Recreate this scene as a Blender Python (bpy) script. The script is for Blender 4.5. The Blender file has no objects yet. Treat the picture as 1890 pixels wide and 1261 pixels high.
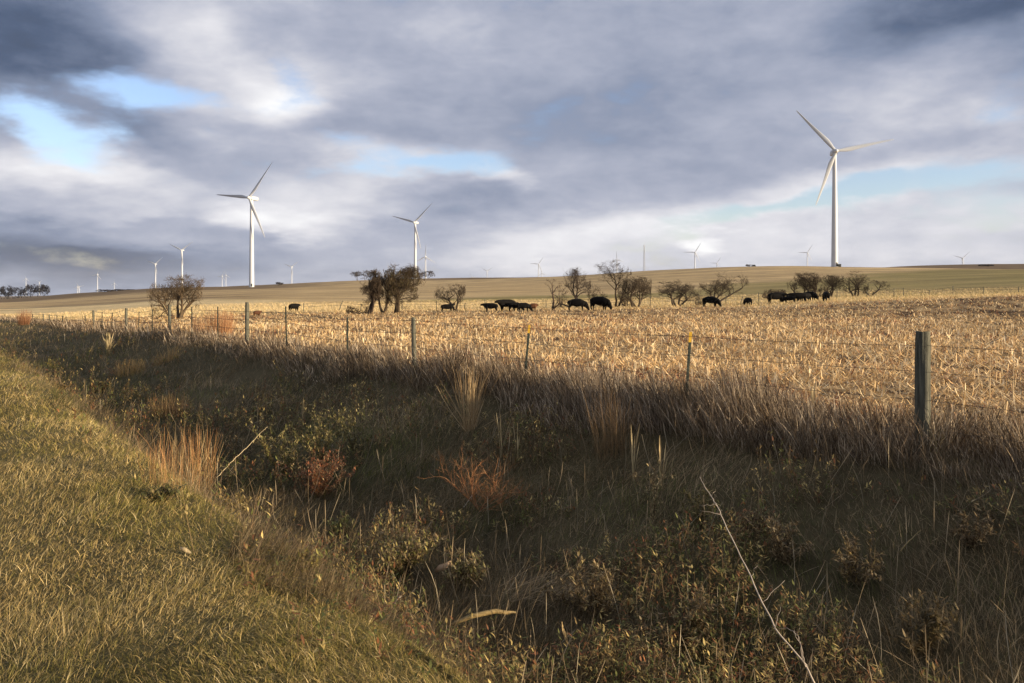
import bpy, math, random
import numpy as np
from mathutils import Vector, Matrix, noise as mnoise
from math import radians as R, pi

S = bpy.context.scene
COL = S.collection
# ------------------------------------------------------------------ camera
F = 1470.0            # focal length in photo pixels (28 mm lens on a 36 mm sensor)
HOR = 545.0           # eye level row of the photo
cam_d = bpy.data.cameras.new('camera'); cam = bpy.data.objects.new('camera', cam_d); COL.objects.link(cam)
cam.location = (0, 0, 0); cam.rotation_euler = (R(90), 0, 0)
cam_d.lens = 28.0; cam_d.sensor_width = 36.0
cam_d.shift_y = -(630.5 - HOR) / 1890.0
cam_d.clip_start = 0.1; cam_d.clip_end = 40000
S.camera = cam
# ------------------------------------------------------------------ light
SUN_AZ, SUN_EL = 112.0, 8.2
S.view_settings.view_transform = 'Standard'; S.view_settings.look = 'None'
S.view_settings.exposure = 1.0; S.view_settings.gamma = 1.0
S.render.engine = 'CYCLES'
S.cycles.max_bounces = 4; S.cycles.diffuse_bounces = 2; S.cycles.transparent_max_bounces = 4
sd = bpy.data.lights.new('sun', 'SUN'); sd.energy = 5.0; sd.angle = R(0.6); sd.color = (1.0, 0.80, 0.55)
sun = bpy.data.objects.new('sun', sd); COL.objects.link(sun)
a, e = R(SUN_AZ), R(SUN_EL)
to_sun = Vector((math.sin(a)*math.cos(e), math.cos(a)*math.cos(e), math.sin(e)))
sun.rotation_euler = to_sun.to_track_quat('Z', 'Y').to_euler()

W = bpy.data.worlds.new('World'); S.world = W; W.use_nodes = True
nt = W.node_tree; nt.nodes.clear(); NL = nt.links
def nd(tree, typ, **kw):
    n = tree.nodes.new(typ)
    for k, v in kw.items(): setattr(n, k, v)
    return n
def mth(tree, op, a, b=None, c=None, clamp=False):
    n = tree.nodes.new('ShaderNodeMath'); n.operation = op; n.use_clamp = clamp
    for i, v in enumerate((a, b, c)):
        if v is None: continue
        if isinstance(v, (int, float)): n.inputs[i].default_value = v
        else: tree.links.new(v, n.inputs[i])
    return n.outputs[0]
def build_world():
    M = lambda *a, **k: mth(nt, *a, **k)
    tc = nd(nt, 'ShaderNodeTexCoord'); sep = nd(nt, 'ShaderNodeSeparateXYZ'); NL.new(tc.outputs['Generated'], sep.inputs[0])
    x, y, z = sep.outputs
    az = M('ARCTAN2', x, y)
    hyp = M('SQRT', M('ADD', M('MULTIPLY', x, x), M('MULTIPLY', y, y)))
    el = M('ARCTAN2', z, hyp)
    # cloud layer seen in perspective: direction over height
    zz = M('ADD', M('MAXIMUM', z, 0.0), 0.20)
    cp = nd(nt, 'ShaderNodeCombineXYZ'); NL.new(M('DIVIDE', x, zz), cp.inputs[0]); NL.new(M('DIVIDE', y, zz), cp.inputs[1])
    def noise(vec, scale, detail, rough, dist=0.0, off=(0, 0, 0), sc=(1, 1, 1)):
        mp = nd(nt, 'ShaderNodeMapping'); mp.inputs['Location'].default_value = off; mp.inputs['Scale'].default_value = sc
        NL.new(vec, mp.inputs[0])
        n = nd(nt, 'ShaderNodeTexNoise'); n.inputs['Scale'].default_value = scale; n.inputs['Detail'].default_value = detail
        n.inputs['Roughness'].default_value = rough; n.inputs['Distortion'].default_value = dist
        NL.new(mp.outputs[0], n.inputs['Vector']); return n
    warp = noise(cp.outputs[0], 1.6, 5, 0.55, 0, (3.1, 8.2, 0))
    ae = nd(nt, 'ShaderNodeCombineXYZ'); NL.new(az, ae.inputs[0]); NL.new(el, ae.inputs[1])
    wv = nd(nt, 'ShaderNodeVectorMath', operation='SUBTRACT'); NL.new(warp.outputs['Color'], wv.inputs[0]); wv.inputs[1].default_value = (.5, .5, .5)
    wm = nd(nt, 'ShaderNodeVectorMath', operation='MULTIPLY'); NL.new(wv.outputs[0], wm.inputs[0]); wm.inputs[1].default_value = (.22, .10, 0)
    pa = nd(nt, 'ShaderNodeVectorMath', operation='ADD'); NL.new(ae.outputs[0], pa.inputs[0]); NL.new(wm.outputs[0], pa.inputs[1])
    P = pa.outputs[0]
    def field(blobs):
        tot = None
        for cx, cy, rx, ry, rot, w in blobs:
            u = (cx - 945) / F; a_ = math.atan(u); e_ = math.atan((HOR - cy) / F * math.cos(a_))
            mp = nd(nt, 'ShaderNodeMapping', vector_type='TEXTURE')
            mp.inputs['Location'].default_value = (a_, e_, 0); mp.inputs['Rotation'].default_value = (0, 0, rot)
            mp.inputs['Scale'].default_value = (rx / F * 1.5, ry / F * 1.5, 1)
            NL.new(P, mp.inputs[0])
            ln = nd(nt, 'ShaderNodeVectorMath', operation='LENGTH'); NL.new(mp.outputs[0], ln.inputs[0])
            mr = nd(nt, 'ShaderNodeMapRange', interpolation_type='SMOOTHSTEP'); NL.new(ln.outputs['Value'], mr.inputs[0])
            mr.inputs[1].default_value = 0; mr.inputs[2].default_value = 1; mr.inputs[3].default_value = w; mr.inputs[4].default_value = 0
            tot = mr.outputs[0] if tot is None else M('ADD', tot, mr.outputs[0])
        return tot
    holes = field([(1600,330,120,30,.1,.5),(1840,395,120,20,.1,.5),(420,250,60,24,0,.4),(20,200,60,30,0,.5),(300,185,140,36,0.05,1.0),(95,255,125,44,-.15,1.0),(555,150,90,70,.2,.8),(800,308,130,42,-.05,1.05),(655,280,80,30,0,.6),
                   (1720,352,300,36,.10,.95),(1430,385,230,26,.06,.6),(1875,200,70,40,0,.5),(1760,245,200,22,.15,.35),
                   (1260,425,160,22,.05,.35),(520,340,70,40,0,.3),(1800,440,200,30,.1,.2),(1050,440,120,20,0,.2)])
    lum = field([(30,110,300,150,0,-.26),(0,430,260,80,0,-.22),(110,505,380,60,0,-.19),(300,440,160,18,0,.10),(60,380,160,18,0,.08),(560,420,180,35,0,-.10),(330,475,300,45,0,-.14),
                 (1150,215,460,130,-.1,-.09),(900,370,190,40,-.1,-.13),(1900,0,260,150,0,-.36),(-10,0,260,170,0,-.16),(1450,40,420,90,0,-.10),(640,215,220,70,0,-.10),
                 (680,60,300,70,0,-.03),(280,250,120,50,0,-.08),(1620,290,180,40,.1,-.10),
                 (330,80,150,75,-.3,.25),(530,190,80,46,0,.28),(130,310,210,42,-.05,.28),(540,400,120,34,-.2,.34),(640,345,150,40,0,.15),
                 (1720,165,260,60,.12,.15),(1250,400,230,34,.1,.09),(1290,447,50,22,0,.28),(1450,465,560,70,0,.17),(1000,470,260,30,0,.10),
                 (900,330,70,26,-.2,.20),(1500,330,150,30,.1,.15),(250,385,200,26,0,.12)])
    n1 = noise(cp.outputs[0], 1.25, 6, 0.47, 0.1, (1.7, .4, 0)); n2 = noise(ae.outputs[0], 5.5, 9, 0.56, 0.15, (5.7, 2.4, 0), (1, 2.6, 1)); n3 = noise(ae.outputs[0], 17, 7, 0.6, 0.2, (1.7, 7.4, 0), (1, 2.0, 1))
    nb = M('ADD', M('MULTIPLY', M('SUBTRACT', n1.outputs[0], .5), .9), M('MULTIPLY', M('SUBTRACT', n2.outputs[0], .5), 1.7)); nb = M('ADD', nb, M('MULTIPLY', M('SUBTRACT', n3.outputs[0], .5), 1.0))
    cov = nd(nt, 'ShaderNodeMapRange', interpolation_type='SMOOTHSTEP')      # 1 = cloud, 0 = clear
    NL.new(M('SUBTRACT', holes, nb), cov.inputs[0])
    cov.inputs[1].default_value = 0.20; cov.inputs[2].default_value = 1.0; cov.inputs[3].default_value = 1; cov.inputs[4].default_value = 0.0
    L = M('ADD', M('ADD', .61, lum), M('ADD', M('MULTIPLY', M('SUBTRACT', n1.outputs[0], .5), .30), M('MULTIPLY', M('SUBTRACT', n2.outputs[0], .5), .38)))
    L = M('ADD', L, M('MULTIPLY', M('SUBTRACT', n3.outputs[0], .5), .22))
    L = M('ADD', L, M('MULTIPLY', holes, .16))
    rp = nd(nt, 'ShaderNodeValToRGB'); NL.new(L, rp.inputs[0])
    cr = rp.color_ramp; cr.elements[0].position = 0.0; cr.elements[1].position = 1.0
    cr.elements[0].color = (.030, .040, .062, 1); cr.elements[1].color = (.95, .95, .96, 1)
    for p_, c_ in ((.22, (.075, .11, .19)), (.42, (.22, .265, .375)), (.60, (.40, .43, .53)), (.80, (.70, .70, .75))):
        el_ = cr.elements.new(p_); el_.color = (*c_, 1)
    sc10 = nd(nt, 'ShaderNodeVectorMath', operation='SCALE'); NL.new(rp.outputs[0], sc10.inputs[0]); sc10.inputs['Scale'].default_value = 4.55
    sky = nd(nt, 'ShaderNodeTexSky'); sky.sky_type = 'NISHITA'; sky.sun_disc = False
    sky.sun_elevation = R(SUN_EL); sky.sun_rotation = R(SUN_AZ); sky.air_density = 1.0; sky.dust_density = 0.6; sky.ozone_density = 2.0
    mx = nd(nt, 'ShaderNodeMix', data_type='RGBA'); NL.new(cov.outputs[0], mx.inputs['Factor'])
    tn = nd(nt, 'ShaderNodeVectorMath', operation='MULTIPLY'); NL.new(sky.outputs[0], tn.inputs[0]); tn.inputs[1].default_value = (1.2, 1.07, 1.22); NL.new(tn.outputs[0], mx.inputs[6]); NL.new(sc10.outputs[0], mx.inputs[7])
    bg = nd(nt, 'ShaderNodeBackground'); bg.inputs['Strength'].default_value = 0.12; NL.new(mx.outputs[2], bg.inputs[0])
    out = nd(nt, 'ShaderNodeOutputWorld'); NL.new(bg.outputs[0], out.inputs[0])
build_world()
W.cycles.sampling_method = 'MANUAL'; W.cycles.sample_map_resolution = 512

# ------------------------------------------------------------------ noise and terrain
def hsh(ix, iy, s):
    h = (ix.astype(np.int64) * 374761393 + iy.astype(np.int64) * 668265263 + s * 2147483647) & 0xffffffff
    h = ((h ^ (h >> 13)) * 1274126177) & 0xffffffff
    return ((h ^ (h >> 16)) & 0xffffff) / float(0xffffff)
def vn(x, y, s=0):
    ix = np.floor(x); iy = np.floor(y); fx = x - ix; fy = y - iy
    fx = fx*fx*(3-2*fx); fy = fy*fy*(3-2*fy)
    a = hsh(ix, iy, s); b = hsh(ix+1, iy, s); c = hsh(ix, iy+1, s); d = hsh(ix+1, iy+1, s)
    return (a*(1-fx)+b*fx)*(1-fy)+(c*(1-fx)+d*fx)*fy
def fbm(x, y, s=0, o=4):
    t = 0; a = .5; n = 0
    for i in range(o):
        t = t + a*vn(x*2**i+i*17.3, y*2**i-i*9.1, s+i); n += a; a *= .5
    return t/n
def sm(a, b, x):
    t = np.clip((x-a)/(b-a), 0, 1); return t*t*(3-2*t)
_n = np.array([-60,-20,-7,-6,-2, 1.4, 2.1, 2.75, 3.4, 5.2, 7.2, 8.6, 9.6, 11, 60, 200.])
_z = np.array([-1.5,-1.5,-1.5,-1.55,-1.6,-1.70,-1.86,-2.72,-2.98,-3.04,-2.70,-2.16,-1.93,-1.95,-1.95,-1.95])
_ng = np.linspace(-60, 200, 2601); _zg = np.interp(_ng, _n, _z)
_k = np.exp(-np.linspace(-2, 2, 9)**2); _k /= _k.sum(); _zg = np.convolve(np.pad(_zg, 4, mode='edge'), _k, 'valid')
def ntc(x, y): return .8*x+.6*y, -.6*x+.8*y
def near_z(x, y):
    n, t = ntc(x, y)
    w = .22*np.sin(t*.21)+.16*np.sin(t*.47+1)
    z = np.interp(n+w*sm(1, 4, n)*sm(11, 8, n), _ng, _zg)
    z = z + np.interp(t, [-50, 25, 45, 60, 70, 85, 120, 200], [0, .1, 0, -.5, -1.1, -1.8, -2.6, -3])
    return z
KN = np.log(np.array([60, 90, 130, 200, 350, 550, 800, 1300, 2500, 5000, 14000.]))
CP = [-3000, -600, 0, 150, 300, 465, 660, 850, 1050, 1200, 1400, 1540, 1700, 1890, 2300, 5000]
TB = np.array([
 [608,598,588,577,565,559,556,553,551,549,547],
 [608,598,588,577,565,559,556,553,551,549,547],
 [608,598,588,577,565,559,556,553,551,549,547],
 [603,592,583,572,558,549,543,541,543,545,545],
 [597,586,575,562,548,538,531.5,535,540,543,545],
 [594,582,569,556,542,534,529.5,527,532,538,542],
 [593,578,566,553,537,527,521,518,526,534,540],
 [593,576,563,551,534,522,516,513,522,532,538],
 [593,574,560,548,529,514,509.5,513,520,530,537],
 [592,571,558,545,521,503,500,507,515,527,535],
 [590,567,553,539,514,494,493,500,512,525,534],
 [588,561,548,533,510,494,493.5,499,510,524,534],
 [586,555,546,530,507,495.5,498,490,500,520,533],
 [584,548,543,524,503,498,500,487,496,518,532],
 [582,542,538,518,500,494,496,484,490,515,530],
 [582,542,538,518,500,494,496,484,490,515,530]])
CA = np.arctan((np.array(CP)-945)/F)
def crom(T, i, f):   # Catmull-Rom along last axis with clamped ends
    n = T.shape[-1]; return i, f
def far_z(x, y):
    r = np.hypot(x, y); az = np.arctan2(x, y)
    az = np.clip(az, CA[0], CA[-1])
    fi = np.interp(az, CA, np.arange(len(CA))); fk = np.interp(np.log(np.maximum(r, 1)), KN, np.arange(len(KN)))
    V = (HOR-TB)/F*np.cos(CA)[:, None]
    i0 = np.clip(np.floor(fi).astype(int), 0, len(CA)-2); k0 = np.clip(np.floor(fk).astype(int), 0, len(KN)-2)
    u = fi-i0; v = fk-k0
    def w4(t): return [(-t**3+2*t*t-t)/2, (3*t**3-5*t*t+2)/2, (-3*t**3+4*t*t+t)/2, (t**3-t*t)/2]
    wu, wv = w4(u), w4(v); tot = 0
    for a in range(4):
        ia = np.clip(i0+a-1, 0, len(CA)-1)
        for b in range(4):
            kb = np.clip(k0+b-1, 0, len(KN)-1)
            tot = tot + wu[a]*wv[b]*V[ia, kb]
    return tot*r
def tz(x, y):
    x = np.asarray(x, float); y = np.asarray(y, float)
    r = np.hypot(x, y); n, t = ntc(x, y)
    b = sm(45, 85, r)
    z = near_z(x, y)*(1-b)+far_z(x, y)*b
    amp = np.where(n < 2, .05, np.where(n < 9.3, .16, .05))
    z = z + amp*(fbm(x*.9, y*.9, 3, 3)-.5)*sm(200, 60, r)*1.3
    z = z + (fbm(x*.012, y*.012, 8, 3)-.5)*sm(150, 500, r)*1.2
    return z
def gz(x, y): return float(tz(x, y))
def pos(px, Y, dz=0.0):
    x = (px-945)/F*Y; return Vector((x, Y, gz(x, Y)+dz))
def hit(px, py, y0=3.0, y1=400.0):          # the ground point seen at a pixel of the photo
    Y = np.exp(np.linspace(math.log(y0), math.log(y1), 3000)); X = (px-945)/F*Y
    ray = -(py-HOR)/F*Y; g = tz(X, Y); k = np.nonzero(ray <= g)[0]
    i = k[0] if len(k) else -1
    return Vector((X[i], Y[i], g[i]))

# ------------------------------------------------------------------ mesh and material helpers
def tag(o, label=None, cat=None, group=None, kind=None):
    if label: o['label'] = label
    if cat: o['category'] = cat
    if group: o['group'] = group
    if kind: o['kind'] = kind
    return o
def mesh_np(name, V, Fq, mat, col=None, smooth=False, tris=None):
    me = bpy.data.meshes.new(name); V = np.asarray(V, np.float32).reshape(-1, 3)
    Fq = np.asarray(Fq, np.int32).reshape(-1, 4) if Fq is not None and len(Fq) else np.zeros((0, 4), np.int32)
    tr = np.asarray(tris, np.int32).reshape(-1, 3) if tris is not None and len(tris) else np.zeros((0, 3), np.int32)
    me.vertices.add(len(V)); me.vertices.foreach_set('co', V.ravel())
    nl = Fq.size+tr.size; me.loops.add(nl); me.loops.foreach_set('vertex_index', np.concatenate([Fq.ravel(), tr.ravel()]))
    me.polygons.add(len(Fq)+len(tr))
    me.polygons.foreach_set('loop_start', np.concatenate([np.arange(len(Fq))*4, Fq.size+np.arange(len(tr))*3]).astype(np.int32))
    if col is not None:
        at = me.color_attributes.new('col', 'FLOAT_COLOR', 'POINT')
        c = np.ones((len(V), 4), np.float32); c[:, :3] = col; at.data.foreach_set('color', c.ravel())
    me.update(calc_edges=True); me.validate()
    me.polygons.foreach_set('use_smooth', np.full(len(me.polygons), smooth)); 
    if mat: me.materials.append(mat)
    return me
def link(name, me, parent=None, loc=None):
    o = bpy.data.objects.new(name, me); COL.objects.link(o)
    if parent: o.parent = parent
    if loc is not None: o.location = loc
    return o
def empty(name, loc, rz=0.0):
    o = bpy.data.objects.new(name, None); COL.objects.link(o); o.location = loc; o.rotation_euler = (0, 0, rz); o.empty_display_size = .3
    return o
def principled(name, color=(.5, .5, .5), rough=.7, spec=.3, attr=False, nscale=None, namt=.3, metal=0, trans=0.0, bump=0):
    m = bpy.data.materials.new(name); m.use_nodes = True; t = m.node_tree; b = t.nodes['Principled BSDF']
    b.inputs['Roughness'].default_value = rough; b.inputs['Specular IOR Level'].default_value = spec; b.inputs['Metallic'].default_value = metal
    b.inputs['Base Color'].default_value = (*color, 1)
    src = None
    if attr:
        at = t.nodes.new('ShaderNodeAttribute'); at.attribute_name = 'col'; src = at.outputs['Color']
    if nscale:
        tc = t.nodes.new('ShaderNodeTexCoord'); n = t.nodes.new('ShaderNodeTexNoise'); n.inputs['Scale'].default_value = nscale; n.inputs['Detail'].default_value = 6
        n.inputs['Roughness'].default_value = .65
        t.links.new(tc.outputs['Object'], n.inputs['Vector'])
        mr = t.nodes.new('ShaderNodeMapRange'); t.links.new(n.outputs[0], mr.inputs[0]); mr.inputs[1].default_value = .3; mr.inputs[2].default_value = .7
        mr.inputs[3].default_value = 1-namt; mr.inputs[4].default_value = 1+namt
        mul = t.nodes.new('ShaderNodeVectorMath'); mul.operation = 'SCALE'
        if src: t.links.new(src, mul.inputs[0])
        else: mul.inputs[0].default_value = color
        t.links.new(mr.outputs[0], mul.inputs['Scale']); src = mul.outputs[0]
        if bump:
            bp = t.nodes.new('ShaderNodeBump'); bp.inputs['Strength'].default_value = bump; bp.inputs['Distance'].default_value = .02
            t.links.new(n.outputs[0], bp.inputs['Height']); t.links.new(bp.outputs[0], b.inputs['Normal'])
    if src: t.links.new(src, b.inputs['Base Color'])
    if trans:
        tr = t.nodes.new('ShaderNodeBsdfTranslucent'); ms = t.nodes.new('ShaderNodeMixShader'); ms.inputs[0].default_value = trans
        if src: t.links.new(src, tr.inputs[0])
        else: tr.inputs[0].default_value = (*color, 1)
        t.links.new(b.outputs[0], ms.inputs[1]); t.links.new(tr.outputs[0], ms.inputs[2]); t.links.new(ms.outputs[0], t.nodes['Material Output'].inputs[0])
    return m
M_GRASS = principled('dry_blades', attr=True, rough=.65, spec=.25, trans=.25)
M_LITTER = principled('corn_residue', attr=True, rough=.55, spec=.35, trans=.2)
M_TWIG = principled('bark', attr=True, rough=.85, spec=.1, nscale=3, namt=.25)
M_WHITE = principled('turbine_paint', (.47, .50, .54), rough=.45, spec=.4, nscale=.08, namt=.05)
M_DARK = principled('dark_metal', (.03, .035, .035), rough=.6, nscale=1, namt=.3)
M_HIDE = principled('black_hide', (.006, .0055, .005), rough=.8, spec=.08, nscale=4, namt=.4)
M_HIDE2 = principled('brown_hide', (.09, .04, .02), rough=.8, spec=.1, nscale=4, namt=.4)
M_WIRE = principled('rusty_wire', (.05, .038, .03), rough=.6, spec=.3, nscale=8, namt=.4)
M_STEEL = principled('steel_post_paint', (.035, .045, .035), rough=.55, nscale=12, namt=.4)
M_YEL = principled('yellow_post_paint', (.55, .33, .03), rough=.6, nscale=30, namt=.35)
M_MAST = principled('mast_steel', (.30, .31, .33), rough=.5, nscale=1, namt=.1)

def wood_mat(name, c1, c2, sz):
    m = bpy.data.materials.new(name); m.use_nodes = True; t = m.node_tree; b = t.nodes['Principled BSDF']; b.inputs['Roughness'].default_value = .85
    b.inputs['Specular IOR Level'].default_value = .15
    tc = t.nodes.new('ShaderNodeTexCoord'); mp = t.nodes.new('ShaderNodeMapping'); mp.inputs['Scale'].default_value = (34, 34, 1.6)
    n = t.nodes.new('ShaderNodeTexNoise'); n.inputs['Scale'].default_value = sz; n.inputs['Detail'].default_value = 8; n.inputs['Roughness'].default_value = .7
    r = t.nodes.new('ShaderNodeValToRGB'); r.color_ramp.elements[0].color = (*c1, 1); r.color_ramp.elements[0].position = .35
    r.color_ramp.elements[1].color = (*c2, 1); r.color_ramp.elements[1].position = .68
    bp = t.nodes.new('ShaderNodeBump'); bp.inputs['Strength'].default_value = 1; bp.inputs['Distance'].default_value = .03
    t.links.new(tc.outputs['Object'], mp.inputs[0]); t.links.new(mp.outputs[0], n.inputs['Vector']); t.links.new(n.outputs[0], r.inputs[0])
    t.links.new(r.outputs[0], b.inputs['Base Color']); t.links.new(n.outputs[0], bp.inputs['Height']); t.links.new(bp.outputs[0], b.inputs['Normal'])
    return m
M_WOOD = wood_mat('weathered_post', (.035, .036, .028), (.19, .185, .14), 1.0)

# ------------------------------------------------------------------ ground sheet
def ground_colour(x, y):
    r = np.hypot(x, y); az = np.arctan2(x, y); n, t = ntc(x, y)
    px = 945+F*np.tan(np.clip(az, -1.3, 1.3)); 
    f1 = fbm(x*.35, y*.35, 21, 5); f2 = fbm(x*2.2, y*2.2, 31, 4); f3 = fbm(x*.02+y*.002, y*.06, 41, 5)
    def C(c): return np.array(c)[None, :]
    f1, f2, f3 = f1[:, None], f2[:, None], f3[:, None]
    verge = C((.060, .055, .022))*(1-f1)+C((.15, .12, .055))*f1
    road = C((.16, .15, .13))*(.8+.4*f2)
    ditch = C((.050, .043, .02))*(1-f1)+C((.12, .095, .05))*f1
    soil = C((.065, .038, .018)); straw = C((.42, .29, .14))
    k = np.clip((f2-.36)*3.0+(f1-.5)+.35*np.cos((n[:, None]-10.9)*2*pi/.76)*sm(60, 25, r)[:, None], 0, 1)
    stub = soil*(1-k)+straw*k
    pale = C((.62, .47, .24))*(.75+.5*f1)
    green = C((.25, .20, .075))*(.55+.9*f3)
    hill = C((.40, .28, .13))*(1-f3*.9)+C((.56, .41, .21))*f3*.9
    brown = C((.10, .065, .038))*(.7+.6*f3)
    # fine stubble rows of the far slopes
    row = .5+.5*np.sin((x*.35+y)*2*pi/14.0+4*fbm(x*.02, y*.02, 5, 2))
    hill = hill*(.86+.22*row[:, None])*(.6+.8*fbm(x*.05, y*.16, 77, 5)[:, None])
    for r0, a_ in ((235, .35), (300, .3), (380, .4), (470, .3)):
        ln = np.exp(-((r-r0*(1+.25*(fbm(x*.004, y*.002, int(r0), 3)-.5)))/(r0*.012))**2)*a_*sm(.35, .6, fbm(x*.01, y*.03, int(r0)+1, 2)); hill = hill*(1-ln[:, None])
    c = verge
    def mix(c, d, m): m = np.asarray(m)[:, None]; return c*(1-m)+d*m
    c = mix(c, road, sm(-6.2, -6.8, n))
    c = mix(c, ditch, sm(2.0, 2.8, n+(fbm(x, y, 9, 2)-.5)*1.2))
    c = mix(c, stub, sm(10.0, 10.8, n))
    wob = (fbm(x*.03, y*.03, 51, 3)-.5)
    c = mix(c, pale, sm(88, 100, r+wob*25)*sm(9, 11, n))
    he = np.interp(px, [200, 620], [135, 0]); c = mix(c, hill, sm(150, 190, r-he+wob*60))
    lo = np.interp(px, [300, 640, 900, 1200, 1400, 1540, 1700, 1890], [170, 168, 160, 148, 135, 128, 118, 108])
    hi = np.interp(px, [300, 640, 900, 1200, 1400, 1540, 1700, 1890], [171, 185, 200, 215, 290, 330, 420, 520])
    g = sm(lo-6, lo+6, r+wob*15)*sm(hi*1.1, hi*.92, r+wob*hi*.35)*sm(520, 720, px)
    c = mix(c, green, g*np.clip(.45+fbm(x*.02, y*.02, 71, 3)*.9, 0, 1))
    band = sm(225, 270, r+wob*60)*sm(420, 330, r+wob*60)*sm(600, 400, px)*.6   # ploughed streaks on the left slope
    c = mix(c, brown, band*sm(.42, .6, f3[:, 0]))
    b2 = sm(480, 620, r+wob*120)*sm(700, 450, px)*.9+sm(640, 900, r)*sm(600, 900, px)
    b2 = np.clip(b2, 0, 1); c = mix(c, brown, b2*.85)
    # dark drainage line along the foot of the slope
    dl = np.exp(-((r-lo*1.28-wob*30)/3.5)**2)*sm(700, 900, px)*.45
    c = mix(c, brown, dl)
    return np.clip(c, 0, 1)
def make_ground():
    rs = [0.0]+list(np.exp(np.linspace(math.log(.5), math.log(14000), 470)))
    front = np.radians(np.arange(-46, 46.01, .17)); back = np.radians(np.arange(48.5, 312, 2.5))
    az = np.concatenate([front, back]); A = len(az)
    rr = np.array(rs[1:]); RR, AA = np.meshgrid(rr, az, indexing='ij')
    X = (RR*np.sin(AA)).ravel(); Y = (RR*np.cos(AA)).ravel(); Z = tz(X, Y)
    i, j = np.meshgrid(np.arange(len(rr)-1), np.arange(A), indexing='ij'); j2 = (j+1) % A
    q = np.stack([i*A+j, (i+1)*A+j, (i+1)*A+j2, i*A+j2], -1).reshape(-1, 4)
    V = np.stack([X, Y, Z], 1); c0 = len(V); V = np.vstack([V, [[0, 0, gz(0, 0)]]])
    jj = np.arange(A); tri = np.stack([np.full(A, c0), jj, (jj+1) % A], 1)
    m = bpy.data.materials.new('ground'); m.use_nodes = True; t = m.node_tree; b = t.nodes['Principled BSDF']
    b.inputs['Roughness'].default_value = .95; b.inputs['Specular IOR Level'].default_value = .1
    at = t.nodes.new('ShaderNodeAttribute'); at.attribute_name = 'col'; geo = t.nodes.new('ShaderNodeNewGeometry')
    def noi(s, d, sc=(1, 1, 1)):
        mp = t.nodes.new('ShaderNodeMapping'); mp.inputs['Scale'].default_value = sc; t.links.new(geo.outputs['Position'], mp.inputs[0])
        n = t.nodes.new('ShaderNodeTexNoise'); n.inputs['Scale'].default_value = s; n.inputs['Detail'].default_value = d; n.inputs['Roughness'].default_value = .75
        t.links.new(mp.outputs[0], n.inputs['Vector']); return n.outputs[0]
    nA = noi(1.7, 12, (1, .45, 1)); nB = noi(.12, 8, (.4, 1, 1)); 
    s1 = mth(t, 'ADD', mth(t, 'MULTIPLY', nA, 1.5), mth(t, 'MULTIPLY', nB, .9)); s1 = mth(t, 'SUBTRACT', s1, .2)
    mul = t.nodes.new('ShaderNodeVectorMath'); mul.operation = 'SCALE'; t.links.new(at.outputs['Color'], mul.inputs[0]); t.links.new(s1, mul.inputs['Scale'])
    t.links.new(mul.outputs[0], b.inputs['Base Color'])
    bp = t.nodes.new('ShaderNodeBump'); bp.inputs['Strength'].default_value = .6; bp.inputs['Distance'].default_value = .25
    t.links.new(nA, bp.inputs['Height']); t.links.new(bp.outputs[0], b.inputs['Normal'])
    me = mesh_np('ground', V, q[:, ::-1], m, ground_colour(V[:, 0], V[:, 1]), True, tri[:, ::-1])
    o = link('ground', me); tag(o, kind='structure')
make_ground()

# ------------------------------------------------------------------ blades of grass, straw and litter
rng = np.random.default_rng(7)
def blades(P, az, tilt, L, Wd, bend, col, seg=3, tip=.15, wj=None, head=0.0):
    N = len(P); h = np.stack([np.sin(az), np.cos(az), np.zeros(N)], 1)
    wa = az+pi/2+(rng.normal(0, .9, N) if wj is None else wj); w = np.stack([np.sin(wa), np.cos(wa), np.zeros(N)], 1)
    pts = np.zeros((N, seg+1, 2, 3), np.float32); p = P.copy()
    for k in range(seg+1):
        s = k/seg; wid = Wd*(1-(1-tip)*s**1.3)*.5
        if head and k == seg-1: wid = wid+Wd*head
        pts[:, k, 0] = p-w*wid[:, None]; pts[:, k, 1] = p+w*wid[:, None]
        th = tilt+bend*(s+.5/seg); d = h*np.sin(th)[:, None]; d[:, 2] = np.cos(th); p = p+d*(L/seg)[:, None]
    base = (np.arange(N)*(seg+1)*2)[:, None]
    f = np.concatenate([base+np.array([[2*k, 2*k+1, 2*k+3, 2*k+2]]) for k in range(seg)], 1).reshape(-1, 4)
    c = np.repeat(np.asarray(col, np.float32), (seg+1)*2, axis=0)
    return pts.reshape(-1, 3), f, c
class Acc:
    def __init__(s): s.V = []; s.F = []; s.C = []; s.n = 0
    def add(s, v, f, c): s.V.append(v); s.F.append(f+s.n); s.C.append(c); s.n += len(v)
    def mesh(s, name, mat, smooth=False): return mesh_np(name, np.concatenate(s.V), np.concatenate(s.F), mat, np.concatenate(s.C), smooth)
def scatter(N, r0, r1, a0=-41, a1=41):
    r = np.exp(rng.uniform(math.log(r0), math.log(r1), N)); az = np.radians(rng.uniform(a0, a1, N))
    return r*np.sin(az), r*np.cos(az), r
def pal(N, cols, wts, jit=.18, k=None):
    cols = np.array(cols); wts = np.array(wts, float)/sum(wts)
    i = rng.choice(len(cols), N, p=wts) if k is None else k
    return cols[i]*(1+rng.normal(0, jit, N))[:, None].clip(.4, 1.8)
def stuff(name, me, label, cat):
    o = link(name, me); tag(o, label, cat, kind='stuff'); return o

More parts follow.
